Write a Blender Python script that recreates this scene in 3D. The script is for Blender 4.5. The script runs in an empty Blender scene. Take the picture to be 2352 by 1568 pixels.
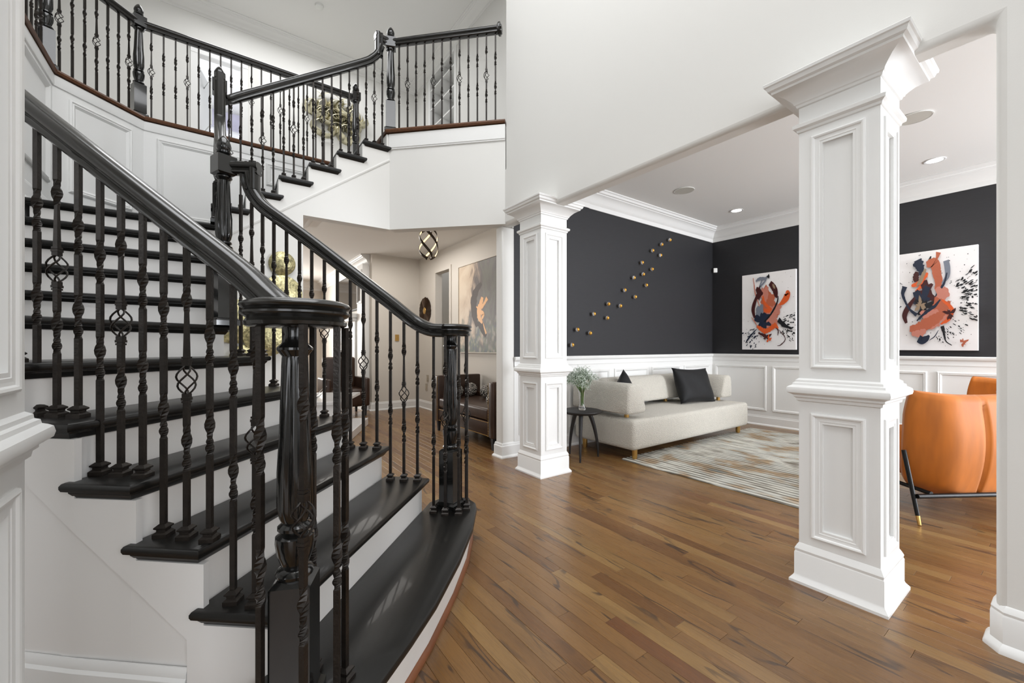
import bpy, bmesh, math, random
from mathutils import Vector, Matrix
random.seed(7)
D = bpy.data
SC = bpy.context.scene
COL = SC.collection
PI = math.pi
TH = math.radians(35.8)          # heading of the camera and of the lower stair flight against the house grid
CT, ST = math.cos(TH), math.sin(TH)

def L(a, b):
    """ground point of the lower flight's own frame -> house grid"""
    return (CT * a + ST * b, -ST * a + CT * b)

# ------------------------------------------------------------------ camera
cam = D.cameras.new('camera')
camo = D.objects.new('camera', cam)
COL.objects.link(camo)
camo.location = (0, 0, 1.12)
camo.rotation_euler = (PI / 2, 0, -TH)
cam.sensor_width = 36
cam.lens = 14.541
cam.shift_y = 0.00553
cam.clip_start = 0.05
cam.clip_end = 200
SC.camera = camo

# ------------------------------------------------------------------ world and large lights
w = D.worlds.new('daylight')
SC.world = w
w.use_nodes = True
wn = w.node_tree
wn.nodes['Background'].inputs[0].default_value = (0.93, 0.96, 1.0, 1)
wn.nodes['Background'].inputs[1].default_value = 1.0

def area(name, loc, target, sx, sy, power, col=(1, 1, 1)):
    l = D.lights.new(name, 'AREA')
    l.shape = 'RECTANGLE'
    l.size, l.size_y = sx, sy
    l.energy = power
    l.color = col
    o = D.objects.new(name, l)
    COL.objects.link(o)
    o.location = loc
    d = Vector(target) - Vector(loc)
    o.rotation_euler = d.to_track_quat('-Z', 'Y').to_euler()
    return o

area('foyer_assumed_window_light', (1.15, -3.7, 2.3), (0.2, 4, 1.2), 2.5, 4.4, 74, (0.92, 0.965, 1.03))  # area lamp for windows assumed behind the camera, none built
area('foyer_top_fill', (0.3, 1.6, 5.9), (0.3, 1.6, 0), 3.2, 3.2, 158, (0.96, 0.975, 1.0))  # broad fill added high in the foyer, no fixture there
area('foyer_entry_fill', (0.1, -2.4, 1.9), (-.1, 1.8, .7), 1.6, 1.6, 9, (0.95, 0.975, 1.02))  # added low fill behind the camera for the stair side
area('foyer_side_fill', (-2.6, -3.0, 1.9), (-.2, 1.8, .9), 2.4, 2.6, 70, (0.95, 0.975, 1.02))  # added fill from the left front, aimed at the stair side
area('dining_assumed_window_light', (5.5, -3.4, 1.5), (5.0, 3, 3.0), 1.8, 2.0, 335, (0.93, 0.97, 1.03))  # area lamp standing in for an assumed window; the wall behind is solid
area('dining_top_fill', (4.4, 0.6, 2.9), (4.4, 0.6, 0), 2.6, 3.4, 36, (0.97, 0.975, 0.98))  # fill added under the ceiling, besides the recessed lights
area('hall_top_fill', (2.2, 6.0, 2.70), (2.2, 6.0, 0), 1.0, 1.6, 25, (1.0, 0.96, 0.91))  # fill added over the hall, apart from the pendant
area('living_back_fill', (0.0, 10.6, 1.8), (1.5, 6.5, 1.0), 2.2, 1.8, 150, (1.0, 0.97, 0.93))  # fill added at the living room back to brighten the hall, no window built
area('upper_hall_fill', (1.0, 6.5, 6.0), (1.0, 6.5, 3), 2.6, 1.2, 44, (0.95, 0.955, 0.97))  # added fill below the upper ceiling, where no fixture hangs
area('left_room_fill', (-4.6, 0.6, 2.6), (-1.6, 1.6, 1.2), 2.4, 2.2, 30, (0.95, 0.975, 1.0))  # fill added in the unseen room on the left
area('bedroom_fill', (0.0, 9.2, 3.9), (0.0, 9.2, 6.0), 1.5, 1.2, 45, (0.93, 0.96, 1.03))  # unseen upward fill added to brighten the bedroom ceiling

SC.view_settings.view_transform = 'Standard'
SC.view_settings.look = 'None'
SC.view_settings.gamma = 1.0
SC.view_settings.use_curve_mapping = False
SC.view_settings.exposure = 0.04

# ------------------------------------------------------------------ helpers: objects
def s2l(c):
    c = c / 255.0
    return c / 12.92 if c <= 0.04045 else ((c + 0.055) / 1.055) ** 2.4
def rgb(r, g, b):
    return (s2l(r), s2l(g), s2l(b), 1)

def mat(name, col, rough=0.5, metal=0.0, bump=0.0, bscale=60, emit=0, coat=0.0, var=0.0, vscale=4.0, trans=0.0, ior=1.45, spec=0.5, stretch=None, sheen=0.0):
    m = D.materials.new(name)
    m.use_nodes = True
    nt = m.node_tree
    b = nt.nodes['Principled BSDF']
    b.inputs['Base Color'].default_value = col
    b.inputs['Roughness'].default_value = rough
    b.inputs['Metallic'].default_value = metal
    b.inputs['IOR'].default_value = ior
    b.inputs['Specular IOR Level'].default_value = spec
    b.inputs['Coat Weight'].default_value = coat
    b.inputs['Coat Roughness'].default_value = 0.06
    b.inputs['Transmission Weight'].default_value = trans
    b.inputs['Sheen Weight'].default_value = sheen
    if emit:
        b.inputs['Emission Color'].default_value = col
        b.inputs['Emission Strength'].default_value = emit
    tc = nt.nodes.new('ShaderNodeTexCoord')
    mp = nt.nodes.new('ShaderNodeMapping')
    nt.links.new(tc.outputs['Object'], mp.inputs[0])
    if stretch:
        mp.inputs['Scale'].default_value = stretch
    n = nt.nodes.new('ShaderNodeTexNoise')
    nt.links.new(mp.outputs[0], n.inputs['Vector'])
    n.inputs['Scale'].default_value = bscale
    n.inputs['Detail'].default_value = 3
    if bump:
        bp = nt.nodes.new('ShaderNodeBump')
        bp.inputs['Strength'].default_value = bump
        bp.inputs['Distance'].default_value = 0.004
        nt.links.new(n.outputs[0], bp.inputs['Height'])
        nt.links.new(bp.outputs[0], b.inputs['Normal'])
    if var:
        n2 = nt.nodes.new('ShaderNodeTexNoise')
        n2.inputs['Scale'].default_value = vscale
        nt.links.new(mp.outputs[0], n2.inputs['Vector'])
        r = nt.nodes.new('ShaderNodeValToRGB')
        r.color_ramp.elements[0].position = 0.3
        r.color_ramp.elements[1].position = 0.7
        r.color_ramp.elements[0].color = tuple(c * (1 - var) for c in col[:3]) + (1,)
        r.color_ramp.elements[1].color = tuple(min(1, c * (1 + var)) for c in col[:3]) + (1,)
        nt.links.new(n2.outputs[0], r.inputs[0])
        nt.links.new(r.outputs[0], b.inputs['Base Color'])
    return m

M = {}
M['wall'] = mat('wall_paint', rgb(226, 225, 221), 0.6, bump=0.05, bscale=150)
M['hallwall'] = mat('hall_dim_paint', rgb(214, 208, 199), 0.6, bump=0.05, bscale=150)  # wall tone darkened in colour because the hall gets less light
M['trim'] = mat('trim_enamel', rgb(233, 233, 231), 0.38, bump=0.02, bscale=40)
M['ceil'] = mat('ceiling_paint', rgb(232, 231, 228), 0.75, bump=0.08, bscale=200)
M['dark'] = mat('dark_grasscloth', rgb(37, 37, 40), 0.55, bump=0.25, bscale=90, stretch=(1, 1, 9), var=0.08, vscale=12)
M['riser'] = mat('riser_paint', rgb(232, 230, 227), 0.4, bump=0.02, bscale=40)
M['tread'] = mat('black_tread', rgb(19, 18, 16), 0.36, bump=0.03, bscale=30, stretch=(1, 6, 6), coat=0.12, spec=0.4)
M['black'] = mat('black_gloss', rgb(22, 22, 21), 0.16, coat=0.5, bump=0.01, bscale=20)
M['rail'] = mat('black_rail', rgb(29, 28, 25), 0.24, coat=0.3, bump=0.03, bscale=25)
M['iron'] = mat('oiled_bronze_iron', rgb(40, 35, 31), 0.34, metal=0.4, bump=0.25, bscale=120, var=0.35, vscale=25)
M['nosing'] = mat('brown_nosing', rgb(92, 58, 35), 0.35, bump=0.1, bscale=60, stretch=(8, 1, 8), var=0.25, vscale=8)
M['shoe_brown'] = mat('brown_shoe_moulding', rgb(128, 80, 52), 0.4, bump=0.05, var=0.2)
M['boucle'] = mat('cream_boucle', rgb(222, 217, 205), 0.95, bump=1.0, bscale=120, var=0.05, vscale=60, sheen=0.3)
M['goldball'] = mat('golden_ball', rgb(216, 160, 70), 0.3, metal=0.65)
M['boucle'].node_tree.nodes['Bump'].inputs['Distance'].default_value = 0.02
M['brass'] = mat('brass', rgb(206, 166, 98), 0.3, metal=0.85, bump=0.03)
M['velvet'] = mat('black_velvet', rgb(12, 13, 16), 0.7, bump=0.5, bscale=14, sheen=0.04)
M['tableblk'] = mat('charcoal_wood', rgb(40, 38, 38), 0.5, bump=0.1)
M['glass'] = mat('clear_glass', (1, 1, 1, 1), 0.02, trans=1.0, ior=1.45)
M['stem'] = mat('green_stem', rgb(88, 124, 44), 0.6, var=0.2)
M['bloom'] = mat('white_bloom', rgb(206, 216, 204), 0.8, var=0.06)
M['leafy'] = mat('sage_twig', rgb(112, 130, 102), 0.8, var=0.2)
M['orange'] = mat('orange_velvet', rgb(190, 108, 30), 0.6, bump=0.2, bscale=9, var=0.16, vscale=6, sheen=0.12, stretch=(2.5, 2.5, .5))
M['blackmetal'] = mat('black_metal', rgb(16, 17, 19), 0.4, metal=0.3)
M['leather'] = mat('brown_leather', rgb(58, 40, 30), 0.33, bump=0.25, bscale=80, var=0.25, vscale=6)
M['gold'] = mat('hammered_gold', rgb(186, 178, 136), 0.36, metal=0.75, bump=1.0, bscale=70, var=0.5, vscale=45)
M['ribbon'] = mat('champagne_metal', rgb(206, 200, 172), 0.3, metal=0.8, var=0.3, vscale=8)
M['white'] = mat('white_gloss', rgb(238, 238, 238), 0.15, bump=0.01)
M['marble'] = mat('white_marble', rgb(236, 236, 236), 0.12, var=0.05, vscale=5)
M['plastic'] = mat('white_plastic', rgb(232, 232, 228), 0.4)
M['grille'] = mat('speaker_grille', rgb(198, 195, 186), 0.7, bump=0.6, bscale=500)
M['screen'] = mat('tv_glass', rgb(16, 20, 26), 0.08, coat=0.6)
M['canvas'] = mat('white_canvas', rgb(226, 224, 224), 0.8, bump=0.15, bscale=300)
M['lampglow'] = mat('lamp_diffuser', (1, 0.95, 0.88, 1), 0.5, emit=14)
M['globe'] = mat('globe_glass_lit', (1, 0.97, 0.93, 1), 0.4, emit=5)
M['ledwarm'] = mat('led_strip', (1, 0.74, 0.42, 1), 0.5, emit=1.5)
M['fairy'] = mat('fairy_light', (0.85, 0.8, 1, 1), 0.5, emit=6)
M['bronze'] = mat('bronze_band', rgb(70, 62, 54), 0.35, metal=0.8)
M['purple'] = mat('lilac_glow', rgb(192, 189, 206), 0.9, var=0.1)  # tone of the purple glow on the bedroom wall

def link(o):
    COL.objects.link(o)
    return o

class MB:
    def __init__(s):
        s.v, s.f, s.m = [], [], []
    def add(s, vs, fs, mi=0):
        o = len(s.v)
        s.v += [tuple(p) for p in vs]
        s.f += [tuple(i + o for i in f) for f in fs]
        s.m += [mi] * len(fs)
        return s
    def box(s, x0, x1, y0, y1, z0, z1, mi=0):
        vs = [(x, y, z) for z in (z0, z1) for (x, y) in ((x0, y0), (x1, y0), (x1, y1), (x0, y1))]
        return s.add(vs, [(3, 2, 1, 0), (4, 5, 6, 7), (0, 1, 5, 4), (1, 2, 6, 5), (2, 3, 7, 6), (3, 0, 4, 7)], mi)
    def rbox(s, c, size, rot=0.0, mi=0, bev=0.0):
        """box centred at c with chamfered vertical edges"""
        hx, hy, hz = size[0] / 2, size[1] / 2, size[2] / 2
        b = min(bev, hx * .9, hy * .9)
        if b > 0:
            pl = [(-hx + b, -hy), (hx - b, -hy), (hx, -hy + b), (hx, hy - b), (hx - b, hy), (-hx + b, hy), (-hx, hy - b), (-hx, -hy + b)]
        else:
            pl = [(-hx, -hy), (hx, -hy), (hx, hy), (-hx, hy)]
        cr, sr = math.cos(rot), math.sin(rot)
        pl = [(c[0] + cr * x - sr * y, c[1] + sr * x + cr * y) for x, y in pl]
        return s.prism(pl, c[2] - hz, c[2] + hz, mi)
    def prism(s, poly, z0, z1, mi=0):
        n = len(poly)
        vs = [(x, y, z0) for x, y in poly] + [(x, y, z1) for x, y in poly]
        a = sum(poly[i][0] * poly[(i + 1) % n][1] - poly[(i + 1) % n][0] * poly[i][1] for i in range(n))
        fs = [tuple(range(n))[::-1], tuple(range(n, 2 * n))] + [(i, (i + 1) % n, n + (i + 1) % n, n + i) for i in range(n)]
        if a < 0:
            fs = [f[::-1] for f in fs]
        return s.add(vs, fs, mi)
    def layers(s, poly_z, mi=0, caps=True):
        """stack of equal-count polygons [(poly, z)...], closed at both ends"""
        n = len(poly_z[0][0])
        vs = [(x, y, z) for pl, z in poly_z for x, y in pl]
        fs = [tuple(range(n))[::-1], tuple(range((len(poly_z) - 1) * n, len(poly_z) * n))] if caps else []
        for k in range(len(poly_z) - 1):
            fs += [(k * n + i, k * n + (i + 1) % n, (k + 1) * n + (i + 1) % n, (k + 1) * n + i) for i in range(n)]
        pl = poly_z[0][0]
        a = sum(pl[i][0] * pl[(i + 1) % n][1] - pl[(i + 1) % n][0] * pl[i][1] for i in range(n))
        if a < 0:
            fs = [f[::-1] for f in fs]
        return s.add(vs, fs, mi)
    def square(s, prof, c, rot=0.0, mi=0):
        """square 'lathe': prof = [(half, z)]"""
        cr, sr = math.cos(rot), math.sin(rot)
        P = []
        for h, z in prof:
            P.append(([(c[0] + cr * x - sr * y, c[1] + sr * x + cr * y) for x, y in ((-h, -h), (h, -h), (h, h), (-h, h))], z))
        return s.layers(P, mi)
    def lathe(s, prof, c, seg=24, flute=0, mi=0, caps=True):
        """prof = [(r, z)] or [(r, z, flute_depth)]"""
        P = []
        for p in prof:
            d = p[2] if len(p) > 2 else 0
            pl = []
            for i in range(seg):
                a = 2 * PI * i / seg
                r = p[0] * (1 - d * (0.5 + 0.5 * math.cos(flute * a))) if d else p[0]
                pl.append((c[0] + r * math.cos(a), c[1] + r * math.sin(a)))
            P.append((pl, p[1] + (c[2] if len(c) > 2 else 0)))
        return s.layers(P, mi, caps)
    def tube(s, pts, r, seg=8, mi=0, closed=False):
        pts = [Vector(p) for p in pts]
        n = len(pts)
        rs = r if isinstance(r, (list, tuple)) else [r] * n
        up = Vector((0.13, 0.21, 1)).normalized()
        vs, fs = [], []
        prev = None
        for i, p in enumerate(pts):
            if closed:
                t = (pts[(i + 1) % n] - pts[i - 1]).normalized()
            else:
                t = (pts[min(n - 1, i + 1)] - pts[max(0, i - 1)]).normalized()
            if prev is None:
                a = t.cross(up)
                if a.length < 1e-3:
                    a = t.cross(Vector((1, 0, 0)))
            else:
                a = prev - t * prev.dot(t)
            a.normalize()
            prev = a
            b = t.cross(a)
            for k in range(seg):
                an = 2 * PI * k / seg
                vs.append(p + (a * math.cos(an) + b * math.sin(an)) * rs[i])
        m = n if closed else n - 1
        for i in range(m):
            j = (i + 1) % n
            fs += [(i * seg + k, i * seg + (k + 1) % seg, j * seg + (k + 1) % seg, j * seg + k) for k in range(seg)]
        if not closed:
            fs += [tuple(range(seg))[::-1], tuple(range((n - 1) * seg, n * seg))]
        return s.add(vs, fs, mi)
    def sweep(s, pts, prof, mi=0, closed=False, caps=True, hd=(0, 1)):
        """sweep a profile [(side, up)] along a path with world-up; mitred in plan. side>0 = right of travel"""
        pts = [Vector(p) for p in pts]
        n, q = len(pts), len(prof)
        vs, fs = [], []
        s._lasth = Vector((hd[0], hd[1], 0)).normalized()
        for i in range(n):
            if closed:
                d0, d1 = pts[i] - pts[i - 1], pts[(i + 1) % n] - pts[i]
            else:
                d0 = pts[i] - pts[i - 1] if i > 0 else pts[1] - pts[0]
                d1 = pts[i + 1] - pts[i] if i < n - 1 else pts[-1] - pts[-2]
            h0, h1 = Vector((d0.x, d0.y, 0)), Vector((d1.x, d1.y, 0))
            if h0.length < 1e-5: h0 = h1.copy()
            if h1.length < 1e-5: h1 = h0.copy()
            if h0.length < 1e-5: h0 = h1 = s._lasth
            h0.normalize(); h1.normalize(); s._lasth = h1
            hb = (h0 + h1)
            hb = hb.normalized() if hb.length > 1e-4 else h1
            side = Vector((hb.y, -hb.x, 0))
            cosb = max(0.35, hb.dot(h1))
            t = (d0.normalized() + d1.normalized())
            t = t.normalized() if t.length > 1e-4 else d1.normalized()
            slope = t.z
            up = Vector((-hb.x * slope, -hb.y * slope, math.sqrt(max(0, 1 - slope * slope))))
            for a, b in prof:
                vs.append(pts[i] + side * (a / cosb) + up * b)
        m = n if closed else n - 1
        for i in range(m):
            j = (i + 1) % n
            fs += [(i * q + k, j * q + k, j * q + (k + 1) % q, i * q + (k + 1) % q) for k in range(q)]
        if caps and not closed:
            fs += [tuple(range(q)), tuple(range((n - 1) * q, n * q))[::-1]]
        return s.add(vs, fs, mi)
    def frame(s, o, u, nrm, wd, ht, prof, mi=0, up=(0, 0, 1), fill=None):
        """mitred rectangular frame. o = lower-left corner, u = unit along width, prof = [(inset, out)]"""
        o, u, nrm, up = Vector(o), Vector(u).normalized(), Vector(nrm).normalized(), Vector(up).normalized()
        vs, fs = [], []
        q = len(prof)
        for (a, b, sa, sb) in ((0, 0, 1, 1), (wd, 0, -1, 1), (wd, ht, -1, -1), (0, ht, 1, -1)):
            for d, out in prof:
                vs.append(o + u * (a + sa * d) + up * (b + sb * d) + nrm * out)
        for i in range(4):
            j = (i + 1) % 4
            fs += [(i * q + k, j * q + k, j * q + k + 1, i * q + k + 1) for k in range(q - 1)]
        if fill is not None:
            base = len(vs)
            d = prof[-1][0]
            for (a, b) in ((d, d), (wd - d, d), (wd - d, ht - d), (d, ht - d)):
                vs.append(o + u * a + up * b + nrm * fill)
            fs.append((base, base + 1, base + 2, base + 3))
        return s.add(vs, fs, mi)
    def ball(s, c, r, seg=10, rings=6, sc=(1, 1, 1), mi=0):
        vs, fs = [(c[0], c[1], c[2] - r * sc[2])], []
        for j in range(1, rings):
            ph = -PI / 2 + PI * j / rings
            for i in range(seg):
                a = 2 * PI * i / seg
                vs.append((c[0] + r * sc[0] * math.cos(ph) * math.cos(a), c[1] + r * sc[1] * math.cos(ph) * math.sin(a), c[2] + r * sc[2] * math.sin(ph)))
        vs.append((c[0], c[1], c[2] + r * sc[2]))
        t = len(vs) - 1
        for i in range(seg):
            fs.append((0, 1 + (i + 1) % seg, 1 + i))
            fs.append((t, t - seg + i, t - seg + (i + 1) % seg))
        for j in range(rings - 2):
            for i in range(seg):
                a, b = 1 + j * seg, 1 + (j + 1) * seg
                fs.append((a + i, a + (i + 1) % seg, b + (i + 1) % seg, b + i))
        return s.add(vs, fs, mi)
    def grid(s, fn, nu, nv, mi=0, wrap=False):
        vs = [fn(i / (nu if wrap else nu - 1), j / (nv - 1)) for j in range(nv) for i in range(nu)]
        fs = []
        for j in range(nv - 1):
            for i in range(nu if wrap else nu - 1):
                i2 = (i + 1) % nu
                fs.append((j * nu + i, j * nu + i2, (j + 1) * nu + i2, (j + 1) * nu + i))
        return s.add(vs, fs, mi)
    def mesh(s, name, mats, smooth=False, recalc=True):
        me = D.meshes.new(name)
        me.from_pydata(s.v, [], s.f)
        mats = mats if isinstance(mats, (list, tuple)) else [mats]
        for m in mats:
            me.materials.append(m)
        if len(mats) > 1:
            me.polygons.foreach_set('material_index', s.m)
        if recalc:
            bm = bmesh.new()
            bm.from_mesh(me)
            bmesh.ops.recalc_face_normals(bm, faces=bm.faces)
            bm.to_mesh(me)
            bm.free()
        if smooth:
            me.shade_smooth()
            try:
                me.set_sharp_from_angle(angle=math.radians(smooth if smooth is not True else 40))
            except Exception:
                pass
        return me

def loc_of(o):
    return o.location.copy()

def world_loc(o):
    v = Vector((0, 0, 0))
    while o is not None:
        v += o.location
        o = o.parent
    return v

def put(name, mb, mats, parent=None, smooth=False, bevel=0.0, seg=2, label=None, origin=None, subsurf=0):
    """mb's vertices are in world coordinates; the object gets its origin at the parent's or at `origin`"""
    me = mb if isinstance(mb, bpy.types.Mesh) else mb.mesh(name, mats, smooth)
    o = D.objects.new(name, me)
    link(o)
    if parent is not None:
        o.parent = parent
        if parent.type == 'EMPTY' or True:
            o.location = -world_loc(parent)
    elif origin is not None:
        org = Vector(origin)
        me.transform(Matrix.Translation(-org))
        o.location = org
    if bevel:
        b = o.modifiers.new('bevel', 'BEVEL')
        b.width = bevel
        b.segments = seg
        b.limit_method = 'ANGLE'
        b.angle_limit = math.radians(50)
        me.shade_smooth()
        try: me.set_sharp_from_angle(angle=math.radians(50))
        except Exception: pass
        b.harden_normals = False
    if subsurf:
        b = o.modifiers.new('sub', 'SUBSURF')
        b.levels = b.render_levels = subsurf
    if label:
        o['label'] = label
    return o

def tag(o, label, cat, group=None):
    o['label'] = label
    o['category'] = cat
    if group: o['group'] = group
    return o

def thing(name, loc, label, cat, group=None):
    o = D.objects.new(name, None)
    o.empty_display_size = 0.1
    link(o)
    o.location = loc
    return tag(o, label, cat, group)

def struct(name, mb, mats, parent=None, **k):
    o = put(name, mb, mats, parent, **k)
    if parent is None:
        o['kind'] = 'structure'
    return o

# ------------------------------------------------------------------ numbers of the house
R = 0.1781                       # riser
F2 = 19 * R                      # upper floor
HX = 2.36                        # foyer face of the header wall
HT = 0.125                       # its thickness
HZ = 2.342                       # underside of the header
DY = 3.44                        # dark wall of the dining room (face)
DX = 6.375                       # back wall of the dining room (face)
DC = 2.96                        # dining ceiling
HC = 2.76                        # hall ceiling
UC = 6.15                        # upper ceiling

# ================================================================== STRUCTURE
# ------------------------------------------------------------------ floor with its planks
def plank_material():
    m = D.materials.new('oak_planks')
    m.use_nodes = True
    nt = m.node_tree
    N, K = nt.nodes, nt.links
    b = N['Principled BSDF']
    at = N.new('ShaderNodeAttribute'); at.attribute_name = 'rnd'
    geo = N.new('ShaderNodeNewGeometry')
    off = N.new('ShaderNodeVectorMath'); off.operation = 'SCALE'
    off.inputs[0].default_value = (17.3, 41.7, 5.1)
    K.new(at.outputs['Fac'], off.inputs['Scale'])
    add = N.new('ShaderNodeVectorMath'); add.operation = 'ADD'
    K.new(geo.outputs['Position'], add.inputs[0]); K.new(off.outputs[0], add.inputs[1])
    def mapping(sc, src=add.outputs[0]):
        mp = N.new('ShaderNodeMapping'); mp.inputs['Scale'].default_value = sc
        K.new(src, mp.inputs[0]); return mp.outputs[0]
    def noise(vec, scale, det=4, dist=0.0, rough=.5):
        n = N.new('ShaderNodeTexNoise'); n.inputs['Scale'].default_value = scale
        n.inputs['Detail'].default_value = det; n.inputs['Distortion'].default_value = dist
        n.inputs['Roughness'].default_value = rough
        K.new(vec, n.inputs['Vector']); return n.outputs[0]
    def ramp(src, stops):
        r = N.new('ShaderNodeValToRGB')
        e = r.color_ramp.elements
        while len(e) < len(stops): e.new(.5)
        for el, (p, c) in zip(e, stops): el.position = p; el.color = c
        K.new(src, r.inputs[0]); return r.outputs[0]
    def mix(mode, fac, a, c):
        x = N.new('ShaderNodeMix'); x.data_type = 'RGBA'; x.blend_type = mode
        if isinstance(fac, (int, float)): x.inputs[0].default_value = fac
        else: K.new(fac, x.inputs[0])
        K.new(a, x.inputs[6]); K.new(c, x.inputs[7]); return x.outputs[2]
    base = ramp(at.outputs['Fac'], [(0.0, rgb(104, 72, 42)), (.15, rgb(119, 86, 50)), (.4, rgb(130, 97, 58)), (.6, rgb(116, 84, 48)), (.85, rgb(142, 112, 70)), (1.0, rgb(106, 70, 42))])
    # fine straight grain
    g1 = noise(mapping((55, 2.2, 1)), 3.2, 5, .3, .6)
    grain = ramp(g1, [(.3, (.62, .58, .54, 1)), (.5, (1, 1, 1, 1)), (.75, (1.1, 1.08, 1.05, 1))])
    c = mix('MULTIPLY', .75, base, grain)
    # broad tone drift inside a plank
    g2 = noise(mapping((5, .9, 1)), 2.0, 2, .5)
    drift = ramp(g2, [(.3, (.84, .80, .76, 1)), (.65, (1.10, 1.07, 1.02, 1))])
    c = mix('MULTIPLY', .8, c, drift)
    # dark cathedral figure: contour lines of a stretched noise, only where a mask allows
    g3 = noise(mapping((9.5, 1.5, 1)), 1.15, 2, .35)
    mul = N.new('ShaderNodeMath'); mul.operation = 'MULTIPLY'; mul.inputs[1].default_value = 30
    K.new(g3, mul.inputs[0])
    sn = N.new('ShaderNodeMath'); sn.operation = 'SINE'; K.new(mul.outputs[0], sn.inputs[0])
    line = ramp(sn.outputs[0], [(.74, (0, 0, 0, 1)), (.93, (1, 1, 1, 1))])
    msk = ramp(noise(mapping((6, .8, 1)), 1.3, 2), [(.50, (0, 0, 0, 1)), (.60, (1, 1, 1, 1))])
    fig = N.new('ShaderNodeMath'); fig.operation = 'MULTIPLY'
    K.new(line, fig.inputs[0]); K.new(msk, fig.inputs[1])
    fig2 = N.new('ShaderNodeMath'); fig2.operation = 'MULTIPLY'; fig2.inputs[1].default_value = .8
    K.new(fig.outputs[0], fig2.inputs[0])
    dk = N.new('ShaderNodeRGB'); dk.outputs[0].default_value = rgb(58, 44, 34)
    c = mix('MIX', fig2.outputs[0], c, dk.outputs[0])
    K.new(c, b.inputs['Base Color'])
    b.inputs['Roughness'].default_value = .30
    rr = ramp(g1, [(.3, (.36, .36, .36, 1)), (.7, (.25, .25, .25, 1))])
    K.new(rr, b.inputs['Roughness'])
    b.inputs['Coat Weight'].default_value = .15
    b.inputs['Coat Roughness'].default_value = .22
    bp = N.new('ShaderNodeBump'); bp.inputs['Strength'].default_value = .12; bp.inputs['Distance'].default_value = .002
    K.new(g1, bp.inputs['Height']); K.new(bp.outputs[0], b.inputs['Normal'])
    return m
M['oak'] = plank_material()
M['joint'] = mat('floor_joint', rgb(46, 32, 22), 0.7)

floor = struct('floor', MB().box(-5, 7, -4, 12, -0.12, -0.013), M['joint'])
def project(x, y, z):
    a, b = CT * x - ST * y, ST * x + CT * y
    if b < .3: return None
    return 1176 + 950 * a / b, 797 + 950 * (1.12 - z) / b, b
PW = 0.068
planks = []
rng = random.Random(11)
xk = -1.7
while xk < 6.6:
    y = -3.9 + rng.random() * .9
    while y < 11.8:
        ln = rng.choice((.45, .6, .75, .9, 1.05, 1.2, 1.35))
        y2 = min(y + ln, 11.9)
        q = project(xk + PW / 2, (y + y2) / 2, 0)
        score = 0
        if q and -150 < q[0] < 2500 and q[1] < 1900:
            ok = True
            if (y + y2) / 2 > 3.5 and not (690 < q[0] < 1140): ok = False
            if q[0] < 880 and (y + y2) / 2 < 3.5: ok = False
            score = ln / q[2] ** 2.2 if ok else 0
        planks.append((score, xk, y, y2, rng.random()))
        y = y2
    xk += PW
planks.sort(key=lambda t: -t[0])
def plank_mb(mb, x, y0, y1):
    g, c, zt = .0004, .0007, 0.0
    a0, a1, b0, b1 = x + g, x + PW - g, y0 + g, y1 - g
    vs = [(a0, b0, -.012), (a1, b0, -.012), (a1, b1, -.012), (a0, b1, -.012),
          (a0, b0, -c), (a1, b0, -c), (a1, b1, -c), (a0, b1, -c),
          (a0 + c, b0 + c, zt), (a1 - c, b0 + c, zt), (a1 - c, b1 - c, zt), (a0 + c, b1 - c, zt)]
    fs = [(0, 1, 5, 4), (1, 2, 6, 5), (2, 3, 7, 6), (3, 0, 4, 7), (4, 5, 9, 8), (5, 6, 10, 9), (6, 7, 11, 10), (7, 4, 8, 11), (8, 9, 10, 11)]
    mb.add(vs, fs)
def plank_obj(name, lst):
    mb = MB(); rn = []
    for s_, x, y0, y1, r_ in lst:
        plank_mb(mb, x, y0, y1); rn += [r_] * 12
    me = mb.mesh(name, M['oak'], recalc=False)
    at = me.attributes.new('rnd', 'FLOAT', 'POINT')
    at.data.foreach_set('value', rn)
    o = D.objects.new(name, me); link(o); o.parent = floor
    return o
for pl in planks[:290]:
    plank_obj('plank', [pl])
rest = plank_obj('plank_field', planks[290:])
rest['kind'] = 'stuff'

# ------------------------------------------------------------------ walls
def yz_prism(poly, x0, x1):
    n = len(poly)
    vs = [(x0, a, b) for a, b in poly] + [(x1, a, b) for a, b in poly]
    return vs, [tuple(range(n)), tuple(range(n, 2 * n))[::-1]] + [(i, n + i, n + (i + 1) % n, (i + 1) % n) for i in range(n)]
def xz_prism(poly, y0, y1):
    n = len(poly)
    vs = [(a, y0, b) for a, b in poly] + [(a, y1, b) for a, b in poly]
    return vs, [tuple(range(n)), tuple(range(n, 2 * n))[::-1]] + [(i, n + i, n + (i + 1) % n, (i + 1) % n) for i in range(n)]

mb = MB(); mb.add(*yz_prism([(-4, 0), (.196, 0), (.196, HZ), (3.555, HZ), (3.555, 2.9), (3.39, 2.9), (3.39, UC), (-4, UC)], HX, HX + HT))
wall_right = struct('wall_right', mb, M['wall'], bevel=.028, seg=4)

mb = MB().box(HX, 6.5, DY, DY + .115, 0, HZ + .0).box(HX + HT, 6.5, DY, DY + .115, HZ, 3.0)
wall_dl = struct('wall_dining_left', mb, M['wall'], bevel=.012)
wp = struct('wallpaper', MB().box(2.505, DX, DY - .004, DY, 1.0, 2.80), M['dark'], wall_dl)
wall_db = struct('wall_dining_back', MB().box(DX, DX + .12, -3.6, DY, 0, 3.0), M['wall'])
struct('wallpaper', MB().box(DX - .004, DX, -3.6, DY - .004, 1.0, 2.80), M['dark'], wall_db)
struct('wall_dining_front', MB().box(HX + HT, 6.5, -3.72, -3.6, 0, 3.0), M['dark'])
struct('ceiling', MB().box(HX + HT, DX + .1, -3.6, DY, DC, DC + .05), M['ceil'])
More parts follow.
